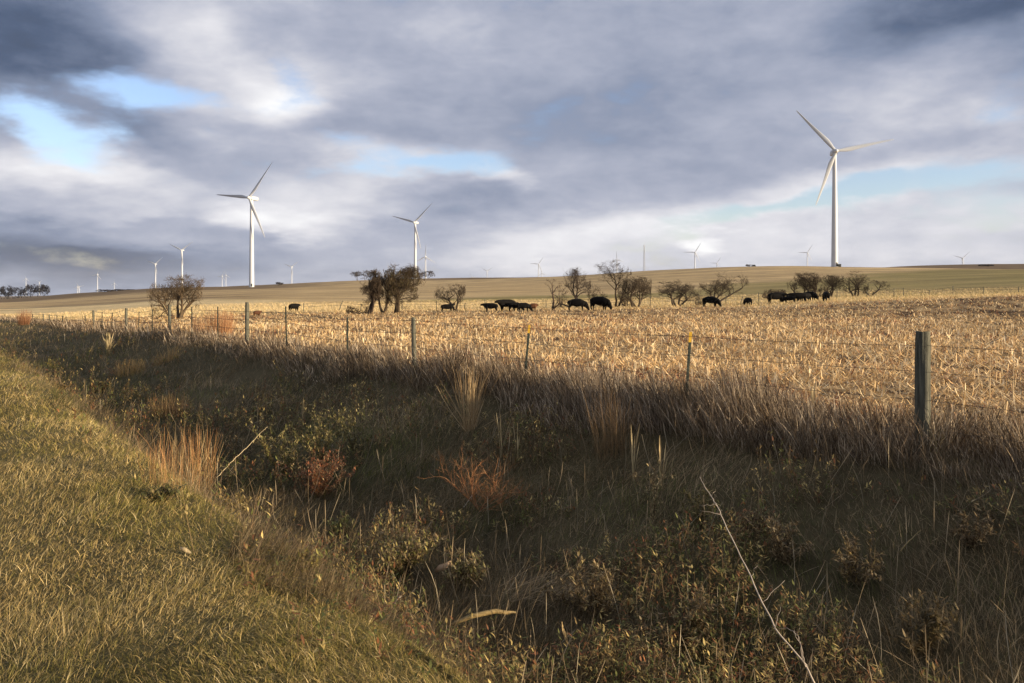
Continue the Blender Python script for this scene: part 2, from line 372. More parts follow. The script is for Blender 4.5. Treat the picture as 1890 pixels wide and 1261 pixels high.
def make_verge():
    A = Acc()
    x, y, r = scatter(760000, 2.9, 60, -42, 30); n, t = ntc(x, y)
    k = n < 2.5+(fbm(x*.8, y*.8, 12, 2)-.5)*1.4; x, y, r, n = x[k], y[k], r[k], n[k]; N = len(x)
    cl = fbm(x*1.3, y*1.3, 15, 3); cl2 = fbm(x*.45, y*.45, 16, 3); sc = (np.maximum(r, 4)/5)**.62
    L = (.030+.070*cl**1.3)*rng.uniform(.5, 1.6, N)*sc**.45
    kk = np.where(rng.random(N) > .28+.45*sm(.38, .62, cl2), rng.choice(3, N, p=[.5, .3, .2])+3, rng.choice(3, N, p=[.5, .3, .2]))
    pt = .08+1.5*(.62*fbm(n*1.6, (-.6*x+.8*y)*.10, 83, 3)+.38*fbm(x*.7, y*.7, 84, 3)); c = pt[:, None]*pal(N, [(.46,.34,.14),(.30,.215,.08),(.58,.46,.23),(.18,.155,.04),(.26,.215,.06),(.09,.09,.026)], [1]*6, .22, kk)
    az = 1.9+2.2*(fbm(x*.9, y*.9, 19, 2)-.5)*2.6+rng.normal(0, 1.1, N)
    A.add(*blades(np.stack([x, y, tz(x, y)-.01], 1), az, rng.uniform(.1, .9, N), L, .0028*sc*rng.uniform(.6, 1.5, N), rng.uniform(.2, 2.2, N), c, 3))
    stuff('verge_grass', A.mesh('verge_grass', M_GRASS), 'short wind-matted olive and straw grass on the sunlit roadside verge', 'grass')
def make_ditch():
    A = Acc()
    x, y, r = scatter(420000, 3.3, 95, -42, 42); n, t = ntc(x, y)
    k = (n > 1.9+(fbm(x*.8, y*.8, 12, 2)-.5)*1.4) & (n < 9.4); x, y, r, n = x[k], y[k], r[k], n[k]; N = len(x)
    cl = fbm(x*1.1, y*1.1, 25, 3); cl2 = fbm(x*.5, y*.5, 26, 3); sc = (np.maximum(r, 5)/6)**.6
    L = (.08+.30*cl**1.6)*rng.uniform(.5, 1.5, N)*sc**.35
    gr = rng.random(N) < sm(.55, .4, cl2)*.75*sm(8.2, 6.5, n)+.08
    kk = np.where(gr, rng.choice(3, N)+3, rng.choice(3, N))
    c = (.62+.50*sm(5.0, 6.5, n)*sm(8.6, 7.6, n))[:, None]*(.35+1.25*fbm(x*.9+5, y*.9, 87, 3))[:, None]*pal(N, [(.27,.195,.10),(.40,.30,.165),(.13,.09,.042),(.105,.11,.03),(.17,.16,.05),(.06,.068,.022)], [1]*6, .25, kk)  # floor darkened, far bank lightened: ditch shade and skylight put into the blade colour
    az = 1.2+3.0*(fbm(x*.35, y*.35, 29, 2)-.5)*2+rng.normal(0, 1.0, N)
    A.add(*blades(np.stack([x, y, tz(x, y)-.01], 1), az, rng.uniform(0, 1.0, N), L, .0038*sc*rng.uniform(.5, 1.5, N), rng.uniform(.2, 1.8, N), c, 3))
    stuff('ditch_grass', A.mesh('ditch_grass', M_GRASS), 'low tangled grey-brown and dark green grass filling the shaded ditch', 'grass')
def make_tall():
    A = Acc()
    x, y, r = scatter(560000, 6.0, 130, -42, 42); n, t = ntc(x, y)
    e = (fbm(t*.5, n*.3, 61, 3)-.5)
    k = (n > 8.6+e*1.5) & (n < 11.4+e*1.6); x, y, r, n, t = x[k], y[k], r[k], n[k], t[k]; N = len(x)
    cl = fbm(x*1.6, y*1.6, 35, 3); cb = fbm(x*.5, y*.5, 36, 3); sc = (np.maximum(r, 7)/9)**.75
    prof = sm(8.1, 8.9, n)*.5+sm(8.6, 9.3, n)*.5; prof = prof*(1-.72*sm(9.5, 10.6, n))
    L = (.12+.80*sm(.25, .75, .6*cl+.4*cb))*rng.uniform(.4, 1.25, N)*(.30+.70*prof)*1.04; L = np.where(rng.random(N) < .015, L*1.45, L)
    c = (.55+.9*fbm(x*.8, y*.8, 37, 3))[:, None]*pal(N, [(.27,.205,.135),(.15,.108,.068),(.50,.41,.29),(.06,.04,.025),(.30,.205,.11)], [3, 3, 1.8, 2.4, .7], .22)
    az = -1.9+(fbm(x*.7, y*.7, 38, 2)-.5)*5+rng.normal(0, 1.0, N)
    A.add(*blades(np.stack([x, y, tz(x, y)-.02], 1), az, rng.uniform(0, .55, N), L, .0040*sc*rng.uniform(.6, 1.4, N), rng.uniform(.05, .7, N), c, 3, .3, None, .55))
    stuff('tall_grass', A.mesh('tall_grass', M_GRASS), 'tall mauve-brown dead grass with feathery tops growing along the wire fence', 'tall grass')
def make_field():
    A = Acc()
    # stubs in rows parallel to the fence
    ns = np.arange(10.9, 98, .76); P = []
    for i, n0 in enumerate(ns):
        tt = np.arange(-70, 105, .2); tt = tt+rng.normal(0, .07, len(tt)); nn = n0+rng.normal(0, .05, len(tt))+.0*tt
        x = .8*nn-.6*tt; y = .6*nn+.8*tt; P.append(np.stack([x, y], 1))
    P = np.concatenate(P); x, y = P[:, 0], P[:, 1]; r = np.hypot(x, y); az = np.arctan2(x, y)
    k = (y > 5) & (r < 100) & (np.abs(az) < R(40)) & (rng.random(len(x)) < .86-.5*sm(25, 70, r)-.35*(fbm(x*.4, y*.4, 46, 2) > .55)); x, y, r = x[k], y[k], r[k]; N = len(x)
    c = pal(N, [(.66,.50,.28),(.52,.37,.18),(.76,.62,.40),(.36,.22,.10)], [3, 2.4, 2, 1], .15)
    L = rng.uniform(.10, .36, N)*(.7+.5*fbm(x*.3, y*.3, 47, 2))*(1-.35*sm(40, 90, r)); sc = (np.maximum(r, 10)/12)**.3
    ln = rng.random(N) < .22
    for w_ in (0, pi/2):
        A.add(*blades(np.stack([x, y, tz(x, y)-.02], 1), rng.uniform(0, 2*pi, N), np.where(ln, rng.uniform(.4, 1.1, N), rng.uniform(0, .22, N)), L, .020*sc*rng.uniform(.7, 1.2, N), np.zeros(N), c, 1, .8, np.full(N, w_)))
    stuff('corn_stubble', A.mesh('corn_stubble', M_LITTER), 'cut corn stalks standing in rows across the harvested field', 'corn stubble')
    A = Acc()
    x, y, r = scatter(420000, 9.0, 108, -40, 40); n, t = ntc(x, y)
    k = (n > 10.3+(fbm(x, y, 55, 2)-.5)*.8) & (r < 104); x, y, r, n, t = x[k], y[k], r[k], n[k], t[k]
    pat = fbm(x*.9, y*.9, 57, 3)+.12*np.cos((n-10.9)*2*pi/.76)*sm(50, 20, r)+.13*np.cos(n*2*pi/6.1+fbm(t*.1,n*.1,2,2)*3); k = rng.random(len(x)) < .22+1.1*sm(.38, .60, pat); x, y, r = x[k], y[k], r[k]; N = len(x)
    sc = (np.maximum(r, 12)/14)**.75
    L = rng.uniform(.06, .30, N)*sc**.25; Wd = rng.uniform(.010, .030, N)*sc**.8
    rust = fbm(x*.25, y*.25, 58, 2) > .60
    kk = np.where(rust & (rng.random(N) < .45), 4, rng.choice(5, N, p=[.36, .27, .2, .12, .05]))
    fm = .72+.5*fbm(x*.12, y*.3, 59, 3); c = fm[:, None]*pal(N, [(.86,.60,.29),(.62,.40,.17),(.90,.72,.42),(.34,.19,.08),(.30,.12,.045)], [1]*5, .16, kk)
    z = tz(x, y)+rng.uniform(.01, .12, N)*rng.random(N)
    v, f, cc = blades(np.stack([x, y, z], 1), rng.uniform(0, 2*pi, N), rng.uniform(1.0, 1.75, N), L, Wd, rng.normal(0, .5, N), c, 3, .35)
    A.add(v, f, cc)
    stuff('corn_litter', A.mesh('corn_litter', M_LITTER), 'pale dry corn leaves and husks strewn over the harvested field', 'corn litter')
    A = Acc()
    x, y, r = scatter(90000, 88, 175, -36, 36); n, t = ntc(x, y); k = (n > 11) & (r > 92); x, y, r = x[k], y[k], r[k]; N = len(x)
    c = pal(N, [(.64,.49,.26),(.54,.40,.19),(.34,.28,.10),(.68,.54,.31)], [3, 2, .8, 1.5], .15)
    A.add(*blades(np.stack([x, y, tz(x, y)-.02], 1), -1.7+rng.normal(0, .8, N), rng.uniform(0, .7, N), rng.uniform(.1, .42, N), .05*rng.uniform(.6, 1.4, N), rng.uniform(.1, .9, N), c, 2, .3))
    stuff('pale_pasture_grass', A.mesh('pale_pasture_grass', M_GRASS), 'pale dry pasture grass under the bare trees beyond the stubble', 'grass')
def make_weeds():
    A = Acc()
    x, y, r = scatter(34000, 3.6, 70, -42, 42); n, t = ntc(x, y)
    m = fbm(x*.55+3, y*.55, 91, 3); k = (n > 2.75) & (n < 8.3) & (rng.random(len(x)) < sm(.47, .62, m)) | ((n > 1.4) & (n <= 2.4) & (rng.random(len(x)) < .05))
    x, y, r, m = x[k], y[k], r[k], m[k]; N = len(x); H = rng.uniform(.10, .42, N)*(.6+.8*sm(.5, .7, m)); z = tz(x, y)
    az = rng.uniform(0, 2*pi, N); tl = rng.uniform(0, .5, N); bd = rng.normal(0, .3, N); sc = (np.maximum(r, 5)/6)**.5
    A.add(*blades(np.stack([x, y, z-.02], 1), az, tl, H, .005*sc, bd, pal(N, [(.12,.08,.045), (.18,.12,.06)], [1, 1]), 3, .5))
    K = 14; X = np.repeat(x, K); Y = np.repeat(y, K); Z = np.repeat(z, K); HH = np.repeat(H, K); AZ = np.repeat(az, K); TL = np.repeat(tl, K); RR = np.repeat(sc, K); M = N*K
    s = rng.random(M)**.7; d = HH*s; px = X+np.sin(AZ)*np.sin(TL)*d+rng.normal(0, .018, M); py = Y+np.cos(AZ)*np.sin(TL)*d+rng.normal(0, .018, M); pz = Z+np.cos(TL)*d
    tint = np.repeat(rng.choice(4, N, p=[.34, .3, .22, .14]), K); tint = np.where(rng.random(M) < .2, rng.choice(4, M), tint)
    c = pal(M, [(.12,.125,.035), (.22,.15,.055), (.42,.32,.12), (.20,.085,.035)], [1]*4, .25, tint)
    L = rng.uniform(.02, .06, M)*RR**.8
    v, f, c = blades(np.stack([px, py, pz], 1), rng.uniform(0, 2*pi, M), rng.uniform(.4, 2.2, M), L, L*.14, rng.normal(.3, .6, M), c, 3, .25, np.zeros(M))
    v = v.reshape(M, 4, 2, 3); mm = v.mean(2, keepdims=True); v = mm+(v-mm)*(np.array([.5, 2.6, 2.4, .6])[None, :, None, None])
    A.add(v.reshape(-1, 3), f, c)
    # loose dead stalks
    x, y, r = scatter(6500, 3.6, 60, -42, 42); n, t = ntc(x, y); k = (n > 3.0) & (n < 9.2); x, y, r = x[k], y[k], r[k]; N = len(x)
    A.add(*blades(np.stack([x, y, tz(x, y)], 1), rng.uniform(0, 2*pi, N), np.abs(rng.normal(0, .7, N)), rng.uniform(.2, .6, N), .004*(np.maximum(r, 5)/6)**.5*rng.uniform(.7, 1.4, N), rng.normal(0, .35, N),
        pal(N, [(.30,.23,.14), (.20,.145,.08), (.36,.30,.2)], [1, 1, 1], .2), 4, .4, None, .4))
    stuff('ditch_weeds', A.mesh('ditch_weeds', M_GRASS), 'low leafy weeds and loose dead stalks scattered all through the ditch', 'weeds')
make_verge(); make_weeds(); make_ditch(); make_tall(); make_field()

# ------------------------------------------------------------------ tubes
def tubes(segs, sides=4):
    """segs: list of (p0, p1, r0, r1). One prism per piece; returns verts, quads."""
    S_ = np.array([(*a, *b, c, d) for a, b, c, d in segs], float)
    p0, p1, r0, r1 = S_[:, :3], S_[:, 3:6], S_[:, 6], S_[:, 7]
    d = p1-p0; ln = np.linalg.norm(d, axis=1, keepdims=True); d = d/np.maximum(ln, 1e-9)
    ref = np.where(np.abs(d[:, 2:3]) > .9, [[1., 0, 0]], [[0, 0, 1.]]); u = np.cross(d, ref); u /= np.linalg.norm(u, axis=1, keepdims=True); v = np.cross(d, u)
    th = np.arange(sides)*2*pi/sides; ring = u[:, None]*np.cos(th)[None, :, None]+v[:, None]*np.sin(th)[None, :, None]
    a = p0[:, None]+ring*r0[:, None, None]; b = p1[:, None]+ring*r1[:, None, None]
    V = np.concatenate([a, b], 1).reshape(-1, 3); base = (np.arange(len(S_))*2*sides)[:, None, None]
    k = np.arange(sides); q = np.stack([k, (k+1) % sides, sides+(k+1) % sides, sides+k], 1)[None]+base
    return V, q.reshape(-1, 4)
def polytube(pts, rad, sides=8):
    pts = [Vector(p) for p in pts]; V = []; Fq = []; n = len(pts)
    for i, p in enumerate(pts):
        d = (pts[min(i+1, n-1)]-pts[max(i-1, 0)]).normalized(); ref = Vector((0, 0, 1)) if abs(d.z) < .9 else Vector((1, 0, 0))
        u = d.cross(ref).normalized(); v = d.cross(u)
        for k in range(sides):
            th = 2*pi*k/sides; V.append(p+(u*math.cos(th)+v*math.sin(th))*rad[i])
    for i in range(n-1):
        for k in range(sides):
            Fq.append((i*sides+k, i*sides+(k+1) % sides, (i+1)*sides+(k+1) % sides, (i+1)*sides+k))
    V.append(pts[0]); V.append(pts[-1]); c0 = n*sides; tr = []
    for k in range(sides):
        tr.append((c0, (k+1) % sides, k)); tr.append((c0+1, (n-1)*sides+k, (n-1)*sides+(k+1) % sides))
    return [tuple(v) for v in V], Fq, tr
def tube_obj(name, pts, rad, mat, parent=None, sides=8, col=None, smooth=True):
    V, q, tr = polytube(pts, rad, sides); me = mesh_np(name, V, q, mat, None if col is None else np.tile(col, (len(V), 1)), smooth, tr)
    return link(name, me, parent)

# ------------------------------------------------------------------ wind turbines
def lathe_z(rings, sides=20):
    V = []; q = []
    for z, r in rings:
        for k in range(sides): V.append((r*math.cos(2*pi*k/sides), r*math.sin(2*pi*k/sides), z))
    for i in range(len(rings)-1):
        for k in range(sides): q.append((i*sides+k, i*sides+(k+1) % sides, (i+1)*sides+(k+1) % sides, (i+1)*sides+k))
    return V, q
def blade_mesh(Rb=39.0):
    st = [(1.2, 1.9, 1.9, 0), (3, 2.0, 1.7, .1), (6, 2.7, 1.15, .3), (9, 3.15, .8, .28), (15, 2.6, .5, .2), (22, 2.0, .34, .12), (30, 1.35, .2, .06), (36, .85, .12, .03), (38.4, .5, .08, .02), (39, .1, .04, .0)]
    V = []; q = []; ns = 12
    for s, c, t, tw in st:
        z = s/39*Rb; off = max(0, (c-1.9))*.35
        for k in range(ns):
            th = 2*pi*k/ns; x = math.cos(th)*c/2+off*.9; y = math.sin(th)*t/2*(1-.35*math.cos(th))
            V.append((x*math.cos(tw)-y*math.sin(tw), x*math.sin(tw)+y*math.cos(tw), z))
    for i in range(len(st)-1):
        for k in range(ns): q.append((i*ns+k, i*ns+(k+1) % ns, (i+1)*ns+(k+1) % ns, (i+1)*ns+k))
    return mesh_np('blade', V, q, M_WHITE, None, True)
def nacelle_mesh():
    secs = [(-1.9, 1.5, 1.45), (-1.2, 1.75, 1.75), (1.5, 1.85, 1.9), (6.0, 1.75, 1.8), (7.6, 1.5, 1.5), (8.0, 1.1, 1.1)]   # along +Y = downwind
    V = []; q = []; ns = 16
    for yy, hw, hh in secs:
        for k in range(ns):
            th = 2*pi*k/ns; cx, sx = math.cos(th), math.sin(th); p = .45
            V.append((math.copysign(abs(cx)**p, cx)*hw, yy, math.copysign(abs(sx)**p, sx)*hh))
    for i in range(len(secs)-1):
        for k in range(ns): q.append((i*ns+k, i*ns+(k+1) % ns, (i+1)*ns+(k+1) % ns, (i+1)*ns+k))
    me_t = []
    for k in range(1, ns-1): me_t += [(0, k, k+1), ((len(secs)-1)*ns, (len(secs)-1)*ns+k+1, (len(secs)-1)*ns+k)]
    return mesh_np('nacelle', V, q, M_WHITE, None, True, me_t)
V_, q_ = lathe_z([(-1.9, 1.35), (-.6, 1.55), (.6, 1.5), (1.5, 1.15), (2.1, .6), (2.3, .02)], 16)
HUB_ME = mesh_np('hub', [(x, -z, y) for x, y, z in V_], q_, M_WHITE, None, True)
BL_ME = blade_mesh(); NA_ME = nacelle_mesh()
WIND = R(-9)           # the rotors face the road, turned a little to the left
def turbine(hpx, hpy, dist, rot, label, Y=None, towpx=None, yaw=0.0, door=False):
    Yd = dist; k = 1.0
    hubz = (HOR-hpy)/F*Yd; x = ((towpx or hpx)-945)/F*Yd; g = gz(x, Yd); h = hubz-g
    root = empty('wind_turbine', (x, Yd, g), 0); tag(root, label, 'wind turbine', 'wind turbines on the plain and the ridge')
    rb = 2.25 if h < 95 else 2.5
    V, q = lathe_z([(-2.5, rb), (0, rb), (.35*h, rb*.86), (.7*h, rb*.7), (h-1.9, 1.32), (h-1.7, 1.32)], 24)
    link('tower', mesh_np('tower', V, q, M_WHITE, None, True), root)
    if door:
        V, q = lathe_z([(-.6, rb+1.0), (.12, rb+1.0), (.14, rb+.4)], 24)
        link('foundation', mesh_np('foundation', V, q, principled('concrete', (.3, .28, .25), nscale=2), None, True), root)
        b = bpy.data.meshes.new('door')
        vs = [(sx, yy, zz) for yy in (-rb-.12, -rb+.35) for zz in (.5, 2.9) for sx in (-.55, .55)]
        b.from_pydata(vs, [], [(0, 1, 3, 2), (4, 6, 7, 5), (0, 4, 5, 1), (2, 3, 7, 6), (0, 2, 6, 4), (1, 5, 7, 3)]); b.materials.append(M_DARK)
        d = link('door', b, root); d.rotation_euler = (0, 0, R(20))
    # head: nacelle, hub and blades turned into the wind
    yw = WIND+yaw; rz = Matrix.Rotation(yw, 4, 'Z')
    na = link('nacelle', NA_ME, root, (0, 0, h)); na.rotation_euler = (0, 0, yw)
    hb = link('hub', HUB_ME, root); o = rz @ Vector((0, -3.6, 0)); hb.location = (o.x, o.y, h+.1); hb.rotation_euler = (0, 0, yw)
    for i in range(3):
        bl = link('blade', BL_ME, root)
        ang = R(rot+120*i)      # clockwise from straight up as seen from the road
        m = Matrix.Translation((o.x, o.y, h+.1)) @ rz @ Matrix.Rotation(ang, 4, 'Y') @ Matrix.Rotation(R(-4), 4, 'X') @ Matrix.Rotation(R(-22), 4, 'Z')
        bl.matrix_local = m
    return root
turbine(1541.5, 281, 548, -41, 'largest turbine, standing alone on the ridge above the stubble field', door=True, towpx=1540.5)
turbine(464, 366, 713, 37, 'big turbine left of the bare tree clump, standing before the brown slope', door=True, towpx=464.5, yaw=R(-12))
turbine(766.5, 411, 1142, 46, 'mid-sized turbine rising behind the clump of dense bare trees', yaw=R(-12))
turbine(336, 462, 2030, -65, 'turbine whose tower stands right behind the lone bare tree by the fence')
turbine(287, 487.5, 2940, 50, 'slender turbine with raised blades just left of the lone bare tree')
turbine(785.5, 474, 2450, 2, 'turbine with one blade straight up, close right of the mid-sized one')
turbine(180, 507, 4600, 20, 'small pale turbine above the dark thicket on the left skyline')
turbine(146, 529, 5000, -40, 'small bright turbine low on the left skyline, leaning blade up-left')
turbine(143, 530, 5200, 10, 'small bright turbine overlapping another one low on the left skyline')
turbine(211, 523, 6800, 0, 'tiny turbine above the right end of the dark skyline thicket')
turbine(48, 515, 6000, 0, 'tiny turbine over the far tree row at the picture edge')
turbine(73, 521, 7200, 60, 'tiny turbine just above the roundest crown of the far tree row')
turbine(410, 510, 5200, 25, 'left one of two tiny turbines close together beside the big tower')
turbine(417, 508, 5600, 0, 'right one of two tiny turbines close together beside the big tower')
turbine(538.5, 493, 3300, 52, 'small turbine with a V of raised blades between the two bigger ones')
turbine(899, 500.5, 4300, 58, 'small turbine showing a Y of blades over the ridge centre')
turbine(871.5, 512, 4900, -35, 'turbine of which only blade tips peek over the ridge')
turbine(994, 487.7, 3500, 35, 'small turbine on the ridge right of centre, one blade pointing level left')
turbine(1000, 504.5, 4300, -10, 'smaller turbine half sunk behind the ridge, touching its neighbour')
turbine(1138.5, 478.5, 3600, -5, 'small turbine rising from the top of a bare tree near the mast')
turbine(1282.5, 466, 2700, 32, 'white turbine on the ridge right of the lattice mast')
turbine(1323, 486, 4200, 33, 'small turbine low on the ridge right of the white one')
turbine(1490, 466.5, 3300, 32, 'small grey turbine just left of the largest tower')
turbine(1776, 476.7, 3400, 48, 'small dark turbine by itself on the far right ridge')

def mast():
    Y = 2600; x = (1189-945)/F*Y; g = gz(x, Y); H = (HOR-452)/F*Y-g
    root = empty('lattice_mast', (x, Y, g)); tag(root, 'thin grey lattice radio mast on the ridge among the turbines', 'radio mast')
    sg = []; nb = 26; rr = lambda f: 4.6*(1-f)+.9
    for i in range(nb):
        f0, f1 = i/nb, (i+1)/nb
        for k in range(3):
            a0, a1 = k*2*pi/3+.4, (k+1)*2*pi/3+.4
            P = lambda a, f: (rr(f)*math.cos(a), rr(f)*math.sin(a), H*f)
            sg += [(P(a0, f0), P(a0, f1), .28, .28), (P(a0, f0), P(a1, f1), .16, .16), (P(a1, f0), P(a0, f1), .16, .16)]
    V, q = tubes(sg, 4); link('lattice_frame', mesh_np('lattice_frame', V, q, M_MAST), root)
    for f, s in ((.80, 1), (.97, -1)):
        V, q = lathe_z([(-2, .3), (-1.9, 1.5), (1.9, 1.5), (2, .3)], 10)
        d = link('antenna', mesh_np('antenna', V, q, M_WHITE, None, True), root); d.location = (s*1.2, -1, H*f)
    Y = 3600; x = (1196-945)/F*Y; g = gz(x, Y); H = (HOR-494)/F*Y-g
    tag(link('slim_mast', mesh_np('slim_mast', *tubes([((0, 0, 0), (0, 0, H*.6), .9, .6), ((0, 0, H*.6), (0, 0, H), .6, .3)], 6), M_MAST), None, (x, Y, g)), 'very short slim pole on the ridge just right of the lattice mast', 'mast')
mast()

# ------------------------------------------------------------------ bare trees
def gen_tree(seed, stems, levels=5, spread=.6, up=.35, wig=.28, kids=3, twig=1.0, thick=1.0):
    rd = random.Random(seed); segs = []; big = []; tips = []
    def grow(p, d, ln, r, lv):
        top = lv == levels; n = 5 if top else 4 if lv > 1 else 3
        for i in range(n):
            f = 1.0 if lv < levels else .55
            d = (d+Vector((rd.gauss(0, wig*f), rd.gauss(0, wig*f), rd.gauss(0, wig*.6)+up*.18*(-1 if lv == 1 and rd.random() < .35 else 1)))).normalized()
            q = p+d*(ln/n); r1 = r*.87
            (big if lv >= levels-1 else segs).append((tuple(p), tuple(q), r, r1)); p = q; r = r1
            if lv > 0 and ((not top and i >= 1) or (top and i >= 2)) and rd.random() < .85:
                k = rd.choice((1, 1, 2)) if lv > 1 else 2
                for _ in range(k):
                    s = Vector((rd.gauss(0, 1.2), rd.gauss(0, 1.2), rd.gauss(0, .5))).normalized()
                    grow(p, (d*.6+s*spread).normalized(), ln*rd.uniform(.45, .7), r*.6, lv-1)
        if lv > 0:
            for _ in range(kids-1):
                s = Vector((rd.gauss(0, 1.2), rd.gauss(0, 1.2), rd.gauss(0, .5)+up)).normalized()
                grow(p, (d*.65+s*spread).normalized(), ln*rd.uniform(.5, .75), r*.75, lv-1)
        else: tips.append((p, d))
    for (dx, dz, ln, ox) in stems:
        dd = Vector((dx, rd.uniform(-.5, .5), dz)).normalized()
        grow(Vector((ox, rd.uniform(-.15, .15), -.15)), dd, ln, .17*thick, levels)
    return big, segs, tips
def tree(label, bpx, bpy_, Y, x0, x1, top, seed, stems, col=(.075, .055, .038), group='bare trees in the pasture', levels=4, twigs=1500, tw=.016, name='bare_tree', spread=.75, up=.35, thick=1.0, ddep=.8, kids=3, wig=.3, fine=None):
    """a leafless tree at depth Y whose crown spans x0..x1 and reaches row top in the photo"""
    X = (bpx-945)/F*Y; g = gz(X, Y)
    big, segs, tips = gen_tree(seed, stems, levels, spread, up, wig, kids, 1, thick)
    al = np.array([b for _, b, _, _ in big+segs]); zt = al[:, 2].max()
    Hh = max(.5, (HOR-top)/F*Y-g); sx1 = (x1-bpx)/F*Y; sx0 = (bpx-x0)/F*Y
    ax = al[:, 0]; zt = np.percentile(al[:, 2], 98); kz = Hh/zt; kp = sx1/max(.1, np.percentile(ax[ax > 0], 90) if (ax > 0).any() else 1); kn = sx0/max(.1, -np.percentile(ax[ax < 0], 10) if (ax < 0).any() else 1); ky = .5*(sx0+sx1)/max(.1, np.abs(al[:, 1]).max())*ddep
    def sq(v, m): return v if abs(v) < m else math.copysign(m+(abs(v)-m)*.45, v)
    def T(p): return (sq(p[0]*(kp if p[0] > 0 else kn), sx1 if p[0] > 0 else sx0), p[1]*ky, p[2]*kz if p[2]*kz < Hh*.9 else Hh*.9+(p[2]*kz-Hh*.9)*.55)
    root = empty(name, (X, Y, g)); tag(root, label, 'tree', group)
    c = np.array(col)
    V, q = tubes([(T(a), T(b), r, r1) for a, b, r, r1 in big], 7)
    link('trunk', mesh_np('trunk', V, q, M_TWIG, np.tile(c*1.0, (len(V), 1)), True), root)
    rd = np.random.default_rng(seed)
    fb = [(T(a), T(b), max(r*.5, tw*.42), max(r1*.5, tw*.34)) for a, b, r, r1 in segs]
    V, q = tubes(fb, 4); A = Acc(); A.add(V, q, np.tile(c*.95, (len(V), 1)))
    ends = np.array([s[1] for s in fb]); ends = ends[ends[:, 2] > Hh*.22]; N = int(twigs*.4)
    if N:
        b = ends[rd.integers(0, len(ends), N)]; L = rd.uniform(.15, .7, N)*(Hh/6)
        cc = np.array(fine or col)[None, :]*rd.uniform(.7, 1.5, N)[:, None]
        A.add(*blades(b+rd.normal(0, .05, (N, 3)), rd.uniform(0, 2*pi, N), rd.uniform(0, 2.0, N), L, np.full(N, tw*1.3), rd.normal(0, .5, N), cc, 2, .4))
    link('crown', A.mesh('crown', M_TWIG), root)
    return root
def Ydep(px, py, lim=260): return hit(px, py, 20, lim).y
OL = (.12, .095, .05); DK = (.05, .036, .026)
tree('lone spreading bare tree just behind the fence posts at left', 329, 580, 76, 283, 370, 509, 11, [(-.8,.7,1.6,-.1),(.75,.8,1.6,.1),(-.25,1,1.7,0),(.35,1,1.6,.05),(-1.1,.35,1.5,-.1)], (.11,.08,.05), fine=(.14,.10,.06), twigs=900)
tree('dark dense left tree of the clump with a low limb reaching left', 682, 581, 84, 640, 700, 514, 22, [(-.35,1,1.6,-.1),(.4,1,1.6,.1),(-1,.55,1.4,-.1)], DK, twigs=3400, levels=5, fine=(.10,.075,.045), thick=1.15)
tree('slim-forked middle tree of the dense clump', 707.5, 580, 87, 684, 734, 499, 23, [(-.6,1,1.8,-.1),(.35,1,1.8,.1)], (.07,.05,.035), twigs=3400, levels=5, fine=(.12,.09,.05))
tree('right tree of the dense clump, tallest with olive-tinged twigs', 731.5, 580.5, 85, 712, 770, 491, 24, [(-.4,1,1.7,-.1),(.35,1,1.6,.1),(.1,1,1.7,0)], (.075,.055,.035), twigs=4200, levels=5, fine=(.17,.14,.06))
tree('small arching bare tree beside the lone black calf, left of centre', 840, 572.5, 93, 805, 858, 524, 25, [(-.5,1,1.6,0),(.25,1,1.8,.2)], (.085,.065,.045), twigs=700, levels=4)
tree('thin crooked bare tree at the left of the central tree group', 1020, 571.5, 93, 1008, 1036, 514, 26, [(.05,1,2.2,0),(.5,.8,1.4,0)], (.07,.05,.04), twigs=200, levels=3)
tree('gnarled bare tree whose trunk rises behind the grazing cow', 1064, 566, 104, 1034, 1089, 494, 27, [(-.2,1,1.5,0),(.1,1,1.6,.1),(-1,.5,1.4,-.1)], (.06,.045,.035), twigs=900, levels=4)
tree('tall-topped bare tree between the standing cow and the mast', 1137, 568, 98, 1088, 1162, 484, 28, [(.02,1,2.4,0),(-.9,.45,1.6,-.1),(.5,.9,1.5,.1)], (.06,.045,.03), twigs=900, levels=4)
tree('upright many-stemmed shrubby tree right of the tall-topped one', 1175, 568, 98, 1144, 1200, 511, 29, [(-.5,1,1.6,-.3),(-.15,1,1.7,-.1),(.25,1,1.7,.1),(.55,1,1.5,.2),(-1,.6,1.3,-.5)], (.085,.065,.045), twigs=1400, levels=4)
tree('wide fan-shaped bare shrub with an arched broken limb on its right', 1250, 566.5, 98, 1219, 1292, 519, 30, [(-.7,1,1.6,-.2),(-.3,1,1.5,-.1),(.2,1,1.5,.1),(.7,.9,1.4,.2),(1.2,.35,1.5,.4)], (.07,.055,.04), twigs=1300, levels=4)
tree('dense bare tree behind cow, with one long limb slanting up right', 1318, 560, 106, 1294, 1371, 508, 31, [(-.3,1,1.5,-.1),(.1,1,1.6,0),(1.3,.75,2.4,.2),(-.1,1,1.5,.1)], (.065,.05,.035), twigs=1600, levels=4)
tree('low brown bush left of the cattle group at right', 1427, 553, 118, 1408, 1449, 534, 32, [(-.8,.6,1.2,-.2),(.2,.8,1.2,0),(.9,.5,1.2,.2)], (.07,.05,.035), twigs=1300, levels=4)
tree('thin grey bare tree left of the darkest one at right', 1477, 554, 119, 1456, 1500, 512, 33, [(-.4,1,1.6,-.1),(.3,1,1.5,.1)], (.085,.065,.045), twigs=1000, levels=4)
tree('darkest bushy bare tree above the four bunched cattle', 1501, 553, 118, 1472, 1521, 503, 34, [(-.4,1,1.6,-.2),(0,1,1.7,0),(.4,1,1.5,.1),(.8,.7,1.3,.1)], (.05,.036,.026), twigs=3200, levels=4, fine=(.075,.055,.04))
